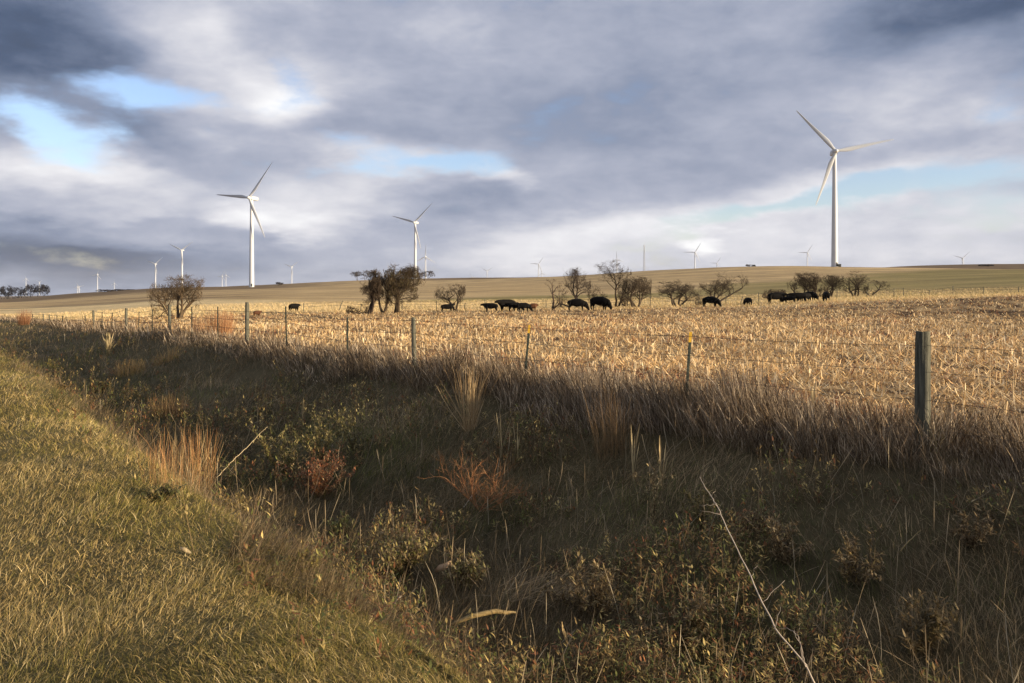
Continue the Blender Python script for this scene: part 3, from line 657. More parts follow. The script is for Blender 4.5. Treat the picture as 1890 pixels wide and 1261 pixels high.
tree('bare tree standing over the single cow at the far right', 1531, 552, 119, 1513, 1553, 507, 35, [(-.5,1,1.6,-.1),(.4,1,1.6,.1),(.1,1,1.5,0)], (.065,.05,.035), twigs=1200, levels=4)
tree('second bare tree from the right end of the pasture trees', 1577, 552, 118, 1558, 1600, 503, 36, [(-.5,1,1.5,-.2),(.1,1,2.0,0),(.5,1,1.4,.2)], (.065,.05,.035), twigs=900, levels=4)
tree('rightmost bare pasture tree, low with forked V stems', 1606, 551.5, 118, 1592, 1635, 517, 37, [(-.6,.9,1.4,-.1),(.5,.9,1.7,.1)], (.07,.055,.04), twigs=600, levels=4)
# hedge trees behind the ridge and the far rows
rr_ = random.Random(5)
for i, (px, top, lb) in enumerate(((660,501,'leftmost'),(674,499,'second from the left'),(690,498,'third from the left'),(742,499,'just right of the pasture clump'),
        (757,500,'left of the mid-sized turbine tower'),(777,502,'between the two turbine towers'),(791,500,'rightmost'))):
    tree('grey bare tree on the ridge behind the clump, '+lb, px, 515, 1150, px-11, px+10, top, 60+i, [(-.3,1,1.6,0),(.3,1,1.6,0)], (.09,.08,.08), 'bare trees on the ridge skyline', 3, 900, .28, name='ridge_tree', thick=2.2)
for i, (px, w, top, lb) in enumerate(((4,10,532,'cut by the picture edge'),(13,10,528,'second, thin crowned'),(27,10,531,'third, lowest'),(40,10,530,'fourth, beside the gap'),
        (56,11,526,'fifth, leaning on the round one'),(69,13,525,'sixth, broad and dark'),(81,10,526,'seventh, at the right end'))):
    tree('dark bare tree in the far row at left, '+lb, px, 551, 1250, px-w, px+w, top, 80+i, [(-.4,1,1.3,0),(.3,1,1.4,0),(.9,.6,1.2,0)], (.028,.026,.032), 'far row of dark trees at left', 3, 1600, .34, name='far_tree', thick=2.2)
for px, pyb, Y, x0, x1, top, lb in ((515,524,800,510,521,521,'tiny dark shrub on the skyline right of the big left turbine'),
        (1385,493,560,1377,1394,488.5,'small round shrub on the ridge top left of the largest turbine'),
        (1814,494,900,1808,1822,488,'left dark bush of the pair on the far right ridge'),
        (1826,494,900,1818,1832,488.5,'right dark bush of the pair on the far right ridge'),
        (195,540,700,180,212,534.5,'dark low thicket on the left skyline, left part'),
        (222,538,720,206,244,534,'dark low thicket on the left skyline, right part')):
    tree(lb, px, pyb, Y, x0, x1, top, int(px), [(-.8,.7,1.2,0),(0,1,1.2,0),(.8,.7,1.2,0)], (.04,.034,.03), 'distant shrubs', 3, 1200, Y*.00035, name='shrub', thick=1.2)

# ------------------------------------------------------------------ cattle
def cow_mesh(name, pose, mat):
    bm_v = []; bm_e = []; rad = []
    def v(p, r, par=None):
        bm_v.append(p); rad.append(r); i = len(bm_v)-1
        if par is not None: bm_e.append((par, i))
        return i
    pel = v((-.86, 0, 1.08), (.31, .36)); rump = v((-.58, 0, 1.03), (.39, .43), pel); mid = v((-.22, 0, .99), (.42, .47), rump); mid2 = v((.16, 0, .98), (.42, .48), mid)
    chest = v((.46, 0, 1.0), (.40, .47), mid2); sh = v((.72, 0, 1.05), (.33, .43), chest)
    for s in (-1, 1):
        h = v((-.86, s*.18, .92), (.25, .22), pel); st = v((-.82, s*.22, .62), (.17, .14), h); ho = v((-.95, s*.21, .40), (.085, .075), st)
        f = v((-.86, s*.20, .14), (.05, .045), ho); v((-.82, s*.20, .02), (.065, .055), f)
        el_ = v((.66, s*.22, .68), (.19, .16), sh); kn = v((.66, s*.20, .38), (.09, .085), el_); ft = v((.66, s*.19, .12), (.05, .045), kn); v((.69, s*.19, .02), (.065, .055), ft)
    tl = v((-1.10, 0, 1.16), (.05, .05), pel); t2 = v((-1.16, 0, .8), (.025, .025), tl); v((-1.14, 0, .48), (.05, .04), t2)
    if pose == 'graze':
        nk = v((1.0, .03, .84), (.28, .36), sh); n2 = v((1.22, .05, .60), (.20, .25), nk); hd = v((1.36, .06, .40), (.16, .18), n2); mz = v((1.46, .06, .12), (.085, .09), hd)
        er = hd
    elif pose == 'level':
        nk = v((1.0, .04, 1.10), (.28, .34), sh); n2 = v((1.24, .08, 1.20), (.19, .22), nk); hd = v((1.46, .10, 1.20), (.17, .18), n2); mz = v((1.72, .12, 1.06), (.09, .095), hd)
        er = hd
    else:
        nk = v((.94, .06, 1.22), (.27, .32), sh); n2 = v((1.14, .12, 1.40), (.18, .21), nk); hd = v((1.28, .16, 1.48), (.13, .14), n2); mz = v((1.52, .22, 1.34), (.085, .09), hd)
        er = hd
    hx = Vector(bm_v[er])
    for s in (-1, 1):
        e1 = v(tuple(hx+Vector((-.06, s*.15, .05))), (.05, .035), er); v(tuple(hx+Vector((-.08, s*.30, .03))), (.05, .02), e1)
    me = bpy.data.meshes.new(name); me.from_pydata(bm_v, bm_e, []); o = bpy.data.objects.new('tmp', me); COL.objects.link(o)
    md = o.modifiers.new('s', 'SKIN'); md.use_smooth_shade = True
    sv = me.skin_vertices[0].data
    for i, r in enumerate(rad): sv[i].radius = r
    sv[0].use_root = True
    sb = o.modifiers.new('u', 'SUBSURF'); sb.levels = 2; sb.render_levels = 2
    dg = bpy.context.evaluated_depsgraph_get(); ev = o.evaluated_get(dg)
    out = bpy.data.meshes.new_from_object(ev); out.name = name; out.materials.clear(); out.materials.append(mat)
    bpy.data.objects.remove(o)
    for p in out.polygons: p.use_smooth = True
    return out
CM = {p: cow_mesh('cow_'+p, p, M_HIDE) for p in ('graze', 'level', 'up')}
CMB = cow_mesh('cow_brown', 'level', M_HIDE2)
def cow(cx, feet, height, face, pose, label, me=None, name='cow', gr='black cattle grazing at the far side of the field', sx=1.0):
    """cx, feet row and body height in photo pixels; face = heading, 0 looks right, 180 left, 90 away"""
    full = 1.30; sc = 1.0
    Y = 86.0
    for _ in range(12):
        X = (cx-945)/F*Y; g = gz(X, Y); want = (HOR-feet)/F*Y
        Y *= 1.0 if abs(want-g) < .01 else (1-(want-g)*.02 if want > g else 1-(want-g)*.02)
        Y = min(max(Y, 76), 116)
    # the body height in pixels fixes the scale
    sc = height/F*Y/full
    o = link(name, me or CM[pose], None, (X, Y, gz(X, Y)-.02)); o.rotation_euler = (0, 0, R(face)); o.scale = (sc*sx*.97, sc*.95, sc*1.03)
    tag(o, label, 'cow', gr); return o
cow(537, 587, 14.5, 62, 'level', 'black cow just right of a steel fence post, far left of the herd')
cow(478, 577, 10, 60, 'level', 'small reddish-brown calf beside the tall wooden post at left', CMB, 'calf')
cow(825, 579, 14, 10, 'up', 'black calf looking right beside the small arching tree', name='calf')
cow(906, 578.5, 15.5, 168, 'level', 'leftmost black cow of the central bunch, head hidden low')
cow(936, 579, 20.5, 205, 'level', 'biggest black cow of the central bunch, in its middle')
cow(951, 578.5, 16, 15, 'graze', 'black cow half hidden behind the biggest one of the central bunch')
cow(966, 578, 15.5, 5, 'graze', 'black cow at the right of the central bunch, head reaching right')
cow(984, 578, 14, 0, 'level', 'dusty brown calf at the right end of the central bunch', CMB, 'calf', sx=.55)
cow(1065, 577, 20.5, -8, 'graze', 'black cow grazing with head down right, in front of the gnarled tree')
cow(1107, 576.5, 23.5, -40, 'graze', 'large black cow grazing beside the tall-topped tree, widest body')
cow(1313, 571.5, 18.5, -38, 'graze', 'black cow grazing under the tree with the long slanting limb')
cow(1383, 570, 14.5, 100, 'graze', 'black calf standing alone, seen from behind, between two trees', name='calf')
cow(1438, 570, 19, 5, 'level', 'black cow with raised head, leftmost of the right-hand bunch')
cow(1462, 568, 13, 150, 'graze', 'small black calf between two cows of the right-hand bunch', name='calf')
cow(1480, 567.5, 17, 170, 'level', 'long-bodied black cow in the middle of the right-hand bunch')
cow(1492, 567.5, 16, 200, 'graze', 'black cow overlapped by two others in the right-hand bunch')
cow(1504, 568.5, 16.5, -60, 'graze', 'black cow with brownish flank at the right end of the bunch')
cow(1529, 563.5, 17.5, 80, 'graze', 'black cow seen from behind, apart at the right under a tree')

# ------------------------------------------------------------------ wire fence along the field
fence = empty('barbed_wire_fence', (0, 12, gz(9.6*.8, 9.6*.6)-.0)); tag(fence, 'barbed wire fence of wooden and steel posts between the ditch and the stubble field', 'fence')
fl = fence.location
def fpt(px): u = (px-945)/F; Y = 9.6/(.8*u+.6); return u*Y, Y
POSTS = [(2300, 640, 's', 0), (1703, 612, 'W', 0), (1264, 613, 'y', .07), (967, 600, 'y', .085), (765, 586, 'w', -.02), (641, 586, 's', 0), (529, 566, 's', -.02), (456, 558, 'W', 0),
         (402, 566, 's', 0), (354, 567, 's', 0), (313, 563, 'W', 0), (281, 571, 's', 0), (256, 576, 's', .02), (233, 569, 'W', 0), (206, 577, 's', .04), (188.5, 576, 's', 0),
         (172.5, 573, 'W', 0), (157, 583, 's', 0), (122, 592, 's', 0), (114, 593, 's', .1), (105, 586, 's', 0), (91, 587, 'w', 0), (80, 590, 'w', 0), (60, 598, 's', 0), (40, 606, 's', 0)]
tops = []
def wood_post(px, Y, x, g, zt, lean, rad, seed):
    rd = random.Random(seed); H = zt-g; V = []; q = []; ns = 18; nz = 14
    for i in range(nz+1):
        f = i/nz; z = -.3+(H+.3)*f
        for k in range(ns):
            th = 2*pi*k/ns; r = rad*(1.06-.10*f)*(1+.05*mnoise.noise(Vector((math.cos(th)*2+seed, math.sin(th)*2, z*.9)))+.02*rd.uniform(-1, 1))
            if i == nz: r *= .93
            V.append((r*math.cos(th)+lean*z, r*math.sin(th), z+(.012*mnoise.noise(Vector((math.cos(th)*3, math.sin(th)*3, seed))) if i == nz else 0)))
    for i in range(nz):
        for k in range(ns): q.append((i*ns+k, i*ns+(k+1) % ns, (i+1)*ns+(k+1) % ns, (i+1)*ns+k))
    V.append((lean*H, 0, H-.004)); c = len(V)-1; tr = [(c, nz*ns+k, nz*ns+(k+1) % ns) for k in range(ns)]
    o = link('wooden_post', mesh_np('wooden_post', V, q, M_WOOD, None, False, tr), fence); o.location = Vector((x, Y, g))-fl
    return o
def steel_post(px, Y, x, g, zt, lean, yel, wscale=1.0):
    H = zt-g; w = .022*wscale; t = .005*wscale
    prof = [(-w, -t), (w, -t), (w, t), (t, t), (t, w*1.5), (-t, w*1.5), (-t, t), (-w, t)]; n = len(prof)
    def seg(z0, z1):
        V = [(a+lean*z, b, z) for z in (z0, z1) for a, b in prof]
        q = [(k, (k+1) % n, n+(k+1) % n, n+k) for k in range(n)]
        b0 = len(V); V += [(lean*z1, t, z1)]; tr = [(b0, n+k, n+(k+1) % n) for k in range(n)]
        return V, q, tr
    zy = H-.16 if yel else H
    V, q, tr = seg(-.3, zy)
    nub = []
    for i in range(int((zy-.05)/.055)):        # studs down the face
        z = .05+i*.055; s = .006*wscale; b0 = len(V)
        V += [(lean*z+sx*s, -t-sy*s*1.3, z+sz*s*1.4) for sz in (-1, 1) for sy in (0, 1) for sx in (-1, 1)]
        q += [(b0, b0+1, b0+5, b0+4), (b0+2, b0+6, b0+7, b0+3), (b0, b0+4, b0+6, b0+2), (b0+1, b0+3, b0+7, b0+5), (b0+4, b0+5, b0+7, b0+6), (b0, b0+2, b0+3, b0+1)]
    o = link('steel_post', mesh_np('steel_post', V, q, M_STEEL, None, False, tr), fence); o.location = Vector((x, Y, g))-fl
    if yel:
        V, q, tr = seg(zy, H); c = link('painted_tip', mesh_np('painted_tip', V, q, M_YEL, None, False, tr), o); c['label'] = 'yellow painted top end'
for i, (px, tp, k, ln) in enumerate(POSTS):
    x, Y = fpt(px); g = gz(x, Y); zt = -(tp-HOR)/F*Y
    if zt-g < 1.0: g = zt-1.1; g = min(g, gz(x, Y))
    zt = max(zt, gz(x, Y)+.85)
    g = gz(x, Y)
    if k == 'W': wood_post(px, Y, x, g, zt, ln,   .086 if i == 1 else .072, i)
    elif k == 'w': wood_post(px, Y, x, g, zt, ln, .055, i)
    else: steel_post(px, Y, x, g, zt, ln, k == 'y', max(1, Y/42))
    tops.append((x, Y, g, zt, ln))
def fence_wires(tops, par, fr=(.95, .72, .47, .22), sag=.02, thick=.0023, name='barbed_wire', barbs=True, side=-1):
    for f in fr:
        sg = []
        for (x0, y0, g0, z0, l0), (x1, y1, g1, z1, l1) in zip(tops[:-1], tops[1:]):
            h0, h1 = min(z0-g0, 1.35), min(z1-g1, 1.35)
            a = Vector((x0+l0*h0*f, y0-.06, g0+h0*f)); b = Vector((x1+l1*h1*f, y1-.06, g1+h1*f)); L = (b-a).length; n = 8; last = a
            for i in range(1, n+1):
                s = i/n; p = a.lerp(b, s); p.z -= sag*L*.25*4*s*(1-s)*(1+.4*math.sin(f*17+x0)); r = thick*max(1, p.y/9)**.8
                sg.append((tuple(last), tuple(p), r, r)); last = p
            if barbs and a.y < 32:
                m = int(L/.13)
                for i in range(m):
                    s = (i+.5)/m; p = a.lerp(b, s); p.z -= sag*L*.25*4*s*(1-s)*(1+.4*math.sin(f*17+x0)); q_ = Vector((random.uniform(-1, 1), random.uniform(-.5, .5), random.uniform(-1, 1))).normalized()*.016
                    sg.append((tuple(p-q_), tuple(p+q_), .0012*max(1, p.y/10), .0012*max(1, p.y/10)))
        V, q = tubes(sg, 4); V = V-np.array(par.location)
        link(name, mesh_np(name, V, q, M_WIRE), par)
random.seed(3)
fence_wires(tops, fence)

# second, far fence in front of the pasture
ff = empty('pasture_fence', (0, 96, gz(0, 96))); tag(ff, 'thin far wire fence with small crooked posts between stubble and pasture trees', 'fence')
fp = []
for i, (px, ln) in enumerate([(560,.02),(625,.35),(665,.15),(742,0),(806,0),(857,.12),(895,0),(950,0),(1008,0),(1065,.05),(1113,0),(1158,0),(1201,0),(1245,-.05),(1290,0),(1340,0),(1367,.28),(1400,0),(1440,0),(1490,0),(1545,0),(1600,0),(1650,0),(1668,-.05),(1715,.02),(1759,0),(1815,0),(1880,0),(1960,0)]):
    Y = 98+.012*(px-900)*1.0 if px < 1300 else 103+.02*(px-1300); x = (px-945)/F*Y; g = gz(x, Y); H = 1.15+.25*math.sin(i*2.3)
    o = tube_obj('fence_post', [(0, 0, -.2), (ln*H*.5, 0, H*.5), (ln*H, 0, H)], [.055, .05, .045], M_WOOD, ff, 6); o.location = Vector((x, Y, g))-ff.location
    fp.append((x, Y, g, g+H, ln))
fence_wires(fp, ff, (.9, .6), .01, .0022, 'fence_wire', False)

# cabinet at the foot of the largest turbine
def cabinet():
    Y = 546; x = (1549-945)/F*Y; g = gz(x, Y); V = []; q = []
    def box(x0, x1, y0, y1, z0, z1):
        b = len(V); V.extend([(a, b_, c) for c in (z0, z1) for b_ in (y0, y1) for a in (x0, x1)])
        q.extend([(b, b+2, b+3, b+1), (b+4, b+5, b+7, b+6), (b, b+1, b+5, b+4), (b+2, b+6, b+7, b+3), (b, b+4, b+6, b+2), (b+1, b+3, b+7, b+5)])
    box(-1.0, 1.0, -.9, .9, -.2, 1.75); box(-1.1, 1.1, -1.0, 1.0, 1.75, 1.9); box(-.04, .04, -.96, -.9, .1, 1.65)
    for k in range(4): box(-.85, -.15, -.94, -.9, .4+k*.25, .5+k*.25)
    o = link('transformer_cabinet', mesh_np('transformer_cabinet', V, q, M_DARK), None, (x, Y, g)); tag(o, 'dark boxy cabinet beside the foot of the largest turbine', 'cabinet')
cabinet()

# ------------------------------------------------------------------ single plants, stalks and sticks
def clump(name, label, cat, px, py, hpx, wpx, N, cols, width=.004, Y=None, group=None, lean=0.0, sp=.35, bend=.3, head=0.0, rim=.25):
    """tuft of upright stalks whose foot is at (px,py) and whose height is hpx photo pixels"""
    p = hit(px, py) if Y is None else pos(px, Y); s = p.y/F; H = hpx*s; Rr = wpx*s*.5
    th = rng.uniform(0, 2*pi, N); rr = Rr*rim*np.sqrt(rng.random(N)) if rim < 1 else Rr*np.sqrt(rng.random(N))
    bx, by = rr*np.cos(th), rr*np.sin(th)
    P = np.stack([bx, by, np.array([gz(p.x+a, p.y+b)-p.z-.02 for a, b in zip(bx, by)])], 1)
    tilt = np.abs(rng.normal(0, sp*.6, N)); az = th+pi/2*0+rng.normal(0, .5, N); az = np.where(rng.random(N) < .5, rng.uniform(0, 2*pi, N), pi/2-th)
    L = H*rng.uniform(.45, 1.05, N)
    c = pal(N, cols, [1]*len(cols), .2)
    A = Acc(); A.add(*blades(P, az, tilt+lean, L, width*(p.y/6)**.5*rng.uniform(.6, 1.4, N), rng.normal(0, bend, N), c, 4, .3, None, head))
    o = link(name, A.mesh(name, M_GRASS), None, p); tag(o, label, cat, group); return o
OR = [(.42,.21,.08), (.48,.28,.11), (.30,.15,.06), (.46,.33,.15)]; YL = [(.50,.38,.21), (.40,.28,.14), (.32,.21,.10)]
clump('grass_clump', 'left bunch of tall orange grass stalks at the verge edge', 'grass clump', 300, 898, 105, 80, 120, OR, .0013, sp=.26, bend=.4, rim=.9, head=.8)
clump('grass_clump', 'middle, thinner bunch of orange grass stalks at the verge edge', 'grass clump', 330, 905, 130, 100, 100, OR+YL, .0012, sp=.24, bend=.35, rim=1, head=.8)
clump('grass_clump', 'right, brightest bunch of tall orange grass stalks at the verge edge', 'grass clump', 368, 912, 132, 56, 180, OR, .0014, sp=.2, bend=.3, rim=1, head=.8)
clump('straw_clump', 'tall pale yellow fan of straw rising in front of the fence grass', 'grass clump', 866, 792, 128, 90, 120, YL, .0030, sp=.34, bend=.3, rim=.3, head=.3)
clump('straw_clump', 'flattened straw stalks spreading sideways from the foot of the pale fan', 'grass clump', 868, 796, 130, 60, 60, YL, .005, sp=1.7, bend=.25, rim=.3)
clump('weed_clump', 'fine orange-brown wiry weed before the tall grass right of centre', 'weed', 1132, 835, 125, 84, 260, [(.24,.15,.07), (.34,.22,.10), (.16,.10,.05)], .0024, sp=.3, bend=.5, rim=.8)
clump('weed_clump', 'hazy rust-coloured bushy weed at the fence beside the second wooden post', 'weed', 406, 622, 52, 62, 900, [(.42,.22,.10), (.50,.30,.15), (.32,.16,.08)], .004, sp=.5, bend=.35, rim=.7)
clump('weed_clump', 'smaller rust-tinged weed tuft left of the hazy fence weed', 'weed', 366, 618, 34, 40, 350, [(.38,.21,.10), (.45,.28,.15)], .004, sp=.5, bend=.35, rim=.7)
clump('weed_clump', 'orange-red weed tuft by the fence end at the left picture edge', 'weed', 44, 628, 30, 26, 400, [(.34,.17,.08), (.28,.14,.07)], .004, Y=70, sp=.5, bend=.3, rim=.7)
clump('weed_clump', 'pale bent tussock on the mound near the ditch head, upper one', 'weed', 308, 668, 24, 46, 260, [(.42,.28,.11), (.33,.22,.09)], .005, sp=1.0, bend=.7, rim=.9)
clump('weed_clump', 'pale bent tussock on the mound near the ditch head, lower one', 'weed', 240, 690, 28, 60, 320, [(.42,.28,.11), (.33,.22,.09)], .005, sp=1.0, bend=.7, rim=.9)
clump('weed_clump', 'domed brown tumbled weed beside the verge at left', 'weed', 312, 770, 46, 72, 620, [(.30,.19,.08), (.40,.27,.12), (.22,.13,.06)], .0042, sp=1.0, bend=.8, rim=.8)
clump('grass_tuft', 'yellowish grass tuft at the foot of the thick wooden post', 'grass clump', 1722, 838, 52, 36, 200, [(.30,.26,.08), (.40,.32,.14)], .004, sp=.35, bend=.4, rim=.7)
clump('grass_tuft', 'yellow seed stalks standing on the mound left of the tussocks', 'grass clump', 200, 655, 42, 22, 60, [(.45,.36,.2), (.34,.27,.12)], .006, sp=.2, bend=.3, head=1.2)
for i, (px, py, h, lb) in enumerate([(955, 850, 80, 'thin pale seed stalk left of the orange weed, in ditch shade'), (925, 845, 85, 'thin pale seed stalk above the orange weed'), (1168, 885, 110, 'pale podded stalk left of the branchy seed weed'),
        (1222, 905, 100, 'pale podded stalk right of the branchy seed weed'), (560, 790, 60, 'thin upright stalk over the leafy weeds at centre left'), (1500, 775, 70, 'pale bent grass stalk in the fence shade at right')]):
    clump('seed_stalk', lb, 'grass clump', px, py, h, 12, 9, [(.50,.40,.22), (.38,.29,.15)], .006, sp=.10, bend=.15, head=1.0)

def leafy(label, px, py, hpx, wpx, ns, nl, lcols, scol=(.10,.07,.04), leaf=.05, cat='weed', name='leafy_weed', droop=.3, group=None, br=2):
    p = hit(px, py); s = p.y/F; H = hpx*s; Rr = wpx*s*.5; sg = []; nodes = []
    for i in range(ns):
        th = rng.uniform(0, 2*pi); q = Vector((math.cos(th), math.sin(th), 0))*Rr*.07*rng.random(); q.z = gz(p.x+q.x, p.y+q.y)-p.z-.02
        d = Vector((math.cos(th)*rng.uniform(.1, 1.25)*Rr/H, math.sin(th)*rng.uniform(.1, 1.25)*Rr/H, 1)).normalized(); L = H*rng.uniform(.55, 1.0); n = 7
        for k in range(n):
            d = (d+Vector(rng.normal(0, .09, 3))).normalized(); q2 = q+d*(L/n); r = .0045*(1-.1*k); sg.append((tuple(q), tuple(q2), r, r*.9))
            for _ in range(3): nodes.append(q.lerp(q2, rng.random()))
            if k > 1 and rng.random() < .6:
                for _ in range(br):
                    b = q2.copy(); e2 = (d*.6+Vector(rng.normal(0, .6, 3))).normalized()
                    for _k in range(3):
                        b2 = b+e2*(L*.07); sg.append((tuple(b), tuple(b2), .0022, .0018)); nodes.append(b2); b = b2
            q = q2
    root = empty(name, p); tag(root, label, cat, group)
    V, q = tubes(sg, 5); link('stems', mesh_np('stems', V, q, M_TWIG, np.tile(np.array(scol), (len(V), 1))), root)
    nodes = np.array([tuple(v) for v in nodes]); N = nl; b = nodes[rng.integers(0, len(nodes), N)]+rng.normal(0, .012, (N, 3)); b[:, 2] = np.maximum(b[:, 2], .01)
    L = leaf*rng.uniform(.5, 1.4, N); A = Acc()
    v, f, c = blades(b, rng.uniform(0, 2*pi, N), rng.uniform(.3, 2.0, N), L, L*.12, rng.normal(droop, .6, N), pal(N, lcols, [1]*len(lcols), .22), 3, .25, np.zeros(N), 0)
    # leaf outline: widest in the middle
    v = v.reshape(N, 4, 2, 3); m = v.mean(2, keepdims=True); wf = np.array([.4, 2.0, 1.9, .5])[None, :, None, None]*1.6; v = m+(v-m)*wf
    A.add(v.reshape(-1, 3), f, c); link('leaves', A.mesh('leaves', M_GRASS), root); return root
GL = [(.17,.16,.045), (.28,.235,.08), (.11,.11,.032), (.38,.31,.14)]; RL = [(.22,.08,.035), (.30,.125,.055), (.14,.055,.03), (.36,.25,.13)]; BL = [(.16,.11,.05), (.23,.16,.08), (.10,.07,.035), (.30,.23,.12)]
leafy('bushy green-yellow leafy weed at left of the rusty bush', 520, 880, 112, 110, 16, 1500, GL, leaf=.055)
leafy('tall green-yellow leafy weed behind the rusty bush', 590, 860, 108, 110, 15, 1500, GL, leaf=.055)
leafy('green-yellow leafy weed with one high shoot right of the rusty bush', 650, 830, 100, 80, 10, 900, GL, leaf=.055)
leafy('rusty red-brown leafy bush in the ditch left of centre', 590, 915, 92, 200, 30, 3400, RL, leaf=.046)
leafy('small rust-red dock stem slanting at the left side of the rusty bush', 520, 905, 60, 30, 3, 220, RL, leaf=.03)
leafy('low brown-leaved weed behind the white stick', 440, 850, 60, 110, 10, 700, BL, leaf=.04)
leafy('yellow-leaved weed at the verge edge below the orange grass', 430, 950, 45, 130, 16, 900, [(.30,.22,.07), (.22,.17,.05), (.38,.28,.12)], leaf=.05)
leafy('green broad-leaved weed at the verge edge under the left orange bunch', 300, 925, 40, 110, 14, 700, [(.16,.14,.05), (.26,.19,.08), (.10,.10,.035)], leaf=.05)
leafy('golden spotted leafy weed on the verge brink above the matted grass', 560, 1055, 42, 110, 14, 800, [(.34,.28,.08), (.24,.22,.06), (.12,.08,.03)], leaf=.045)
leafy('dark green nettle-like weed patch beneath the rusty bush', 620, 985, 45, 170, 18, 1100, [(.06,.075,.025), (.09,.10,.035), (.14,.12,.05)], leaf=.04)
leafy('mixed brown leafy weed in the ditch bottom with a curled corn husk', 745, 1065, 110, 170, 24, 2200, BL+GL, leaf=.05)
leafy('brown-green weed right of the curled husk weed', 860, 1080, 75, 150, 16, 1400, BL+GL, leaf=.05)
leafy('branchy weed with pale pods left of the long white branch', 1205, 960, 110, 90, 7, 260, [(.42,.33,.16), (.34,.25,.11)], leaf=.04)
leafy('golden weed clump with slim leaves left of the long white branch', 1290, 975, 80, 80, 9, 600, [(.30,.22,.08), (.20,.16,.05), (.14,.12,.04)], leaf=.05)
leafy('wide brown leafy weed thicket right of the bent straw', 1090, 1140, 110, 230, 26, 2600, BL+[(.33,.25,.10)], leaf=.045)
leafy('dark leafy weed thicket left of the long branch foot', 1270, 1200, 120, 220, 24, 2300, BL+[(.10,.10,.04)], leaf=.045)
leafy('low dusky weed right of the long white branch', 1450, 1040, 80, 150, 14, 1200, BL, leaf=.045)
leafy('dusky weed with yellow leaf tips far right of the long branch', 1580, 1080, 100, 160, 14, 1200, BL+[(.28,.20,.07)], leaf=.045)
leafy('dim brown weed behind the long branch, below the fence grass', 1390, 985, 60, 120, 12, 800, BL, leaf=.04)
leafy('small dark weed near the right picture edge', 1790, 1010, 80, 140, 10, 800, BL, leaf=.045)
leafy('dark weed in the bottom right corner of the ditch', 1700, 1200, 110, 200, 18, 1500, [(.09,.07,.03), (.14,.10,.045)], leaf=.05)
leafy('yellowish small weed at the head of the ditch', 100, 680, 26, 30, 6, 260, [(.28,.24,.06), (.16,.14,.05)], leaf=.08)
leafy('dark shrubby weed at the ditch head beside the verge', 180, 725, 34, 110, 12, 900, [(.07,.065,.03), (.11,.09,.04)], leaf=.09)
leafy('brown flecked weed along the verge brink, upper left', 110, 722, 22, 60, 8, 400, [(.24,.16,.07), (.15,.11,.05)], leaf=.08)

def wiry():
    p = hit(885, 945); s = p.y/F; H = 108*s; rd = random.Random(4); sg = []
    def g(q, d, L, r, lv):
        for k in range(4):
            d = (d+Vector((rd.gauss(0, .16), rd.gauss(0, .16), rd.gauss(.05, .12)))).normalized(); q2 = q+d*L/4; sg.append((tuple(q), tuple(q2), r, r*.85)); r *= .85; q = q2
            if lv:
                for _ in range(2): g(q, (d+Vector((rd.gauss(0, .7), rd.gauss(0, .7), rd.gauss(.1, .5)))).normalized(), L*.48, r*.6, lv-1)
    for i in range(9):
        th = rd.uniform(0, 6.28); g(Vector((0, 0, 0)), Vector((math.cos(th)*.9+.15, math.sin(th)*.7, rd.uniform(.35, 1))).normalized(), H*rd.uniform(.6, .95), .006, 2)
    V, q = tubes(sg, 4); c = np.repeat(pal(len(sg), [(.34,.15,.06), (.42,.23,.11), (.24,.10,.045)], [1, 1, 1], .15), 8, axis=0)
    o = link('wiry_weed', mesh_np('wiry_weed', V, q, M_TWIG, c), None, p); tag(o, 'bright orange wiry branching weed in the middle of the dark ditch', 'weed')
    a = hit(878, 930); b = at(872, 914, a.y)
wiry_ok = True
def at(px, py, Y): return Vector(((px-945)/F*Y, Y, -(py-HOR)/F*Y))
wiry()
def stick(name, label, pxs, rad, col, sides=7, wob=.01, br=(), cat='branch'):
    """pxs: (photo x, y, depth); an actual round branch from point to point"""
    pts = [at(*p) for p in pxs]; o0 = pts[0].copy(); fine = []
    rd = random.Random(len(label)); n = len(pts)
    for i in range(n-1):
        for k in range(6): fine.append(pts[i].lerp(pts[i+1], k/6)-o0+Vector((rd.gauss(0, wob*.35), rd.gauss(0, wob*.35), rd.gauss(0, wob*.35))))
    fine.append(pts[-1]-o0); m = len(fine); rr = [rad*(1-.72*i/(m-1)) for i in range(m)]
    V, q, tr = polytube(fine, rr, sides); V = list(V); q = list(q); tr = list(tr)
    for bi, (f, dx, dy, dz, L) in enumerate(br):
        i = int(f*(m-1)); a = fine[i]; d = Vector((dx, dy, dz)).normalized(); pp = [a+d*L*k/5+Vector((rd.gauss(0, wob*.7), 0, rd.gauss(0, wob*.7)))*(k > 0) for k in range(6)]
        v2, q2, t2 = polytube(pp, [rr[i]*.5*(1-.13*k) for k in range(6)], 5); b0 = len(V); V += v2; q += [tuple(x+b0 for x in f_) for f_ in q2]; tr += [tuple(x+b0 for x in f_) for f_ in t2]
    o = link(name, mesh_np(name, V, q, M_TWIG, np.tile(np.array(col), (len(V), 1)), True, tr), None, o0); tag(o, label, cat); return o
def gY(px, py): return hit(px, py).y
yb = gY(1500, 1265)
stick('long_branch', 'long thin whitish dead branch slanting through the ditch toward the bottom edge', [(1503,1262,4.7),(1487,1228,4.75),(1430,1160,4.9),(1385,1065,5.15),(1335,960,5.5),(1322,930,5.6),(1305,905,5.75),(1292,880,5.85)], .0058, (.46,.39,.31),
      wob=.006, br=((.12,-.3,.2,1,.22),(.3,.3,.1,1,.13),(.36,.6,.1,.5,.2),(.62,-1,.1,.15,.14),(.70,-1,.1,.1,.12),(.80,.5,.1,.9,.08),(.45,.5,0,.9,.1)))
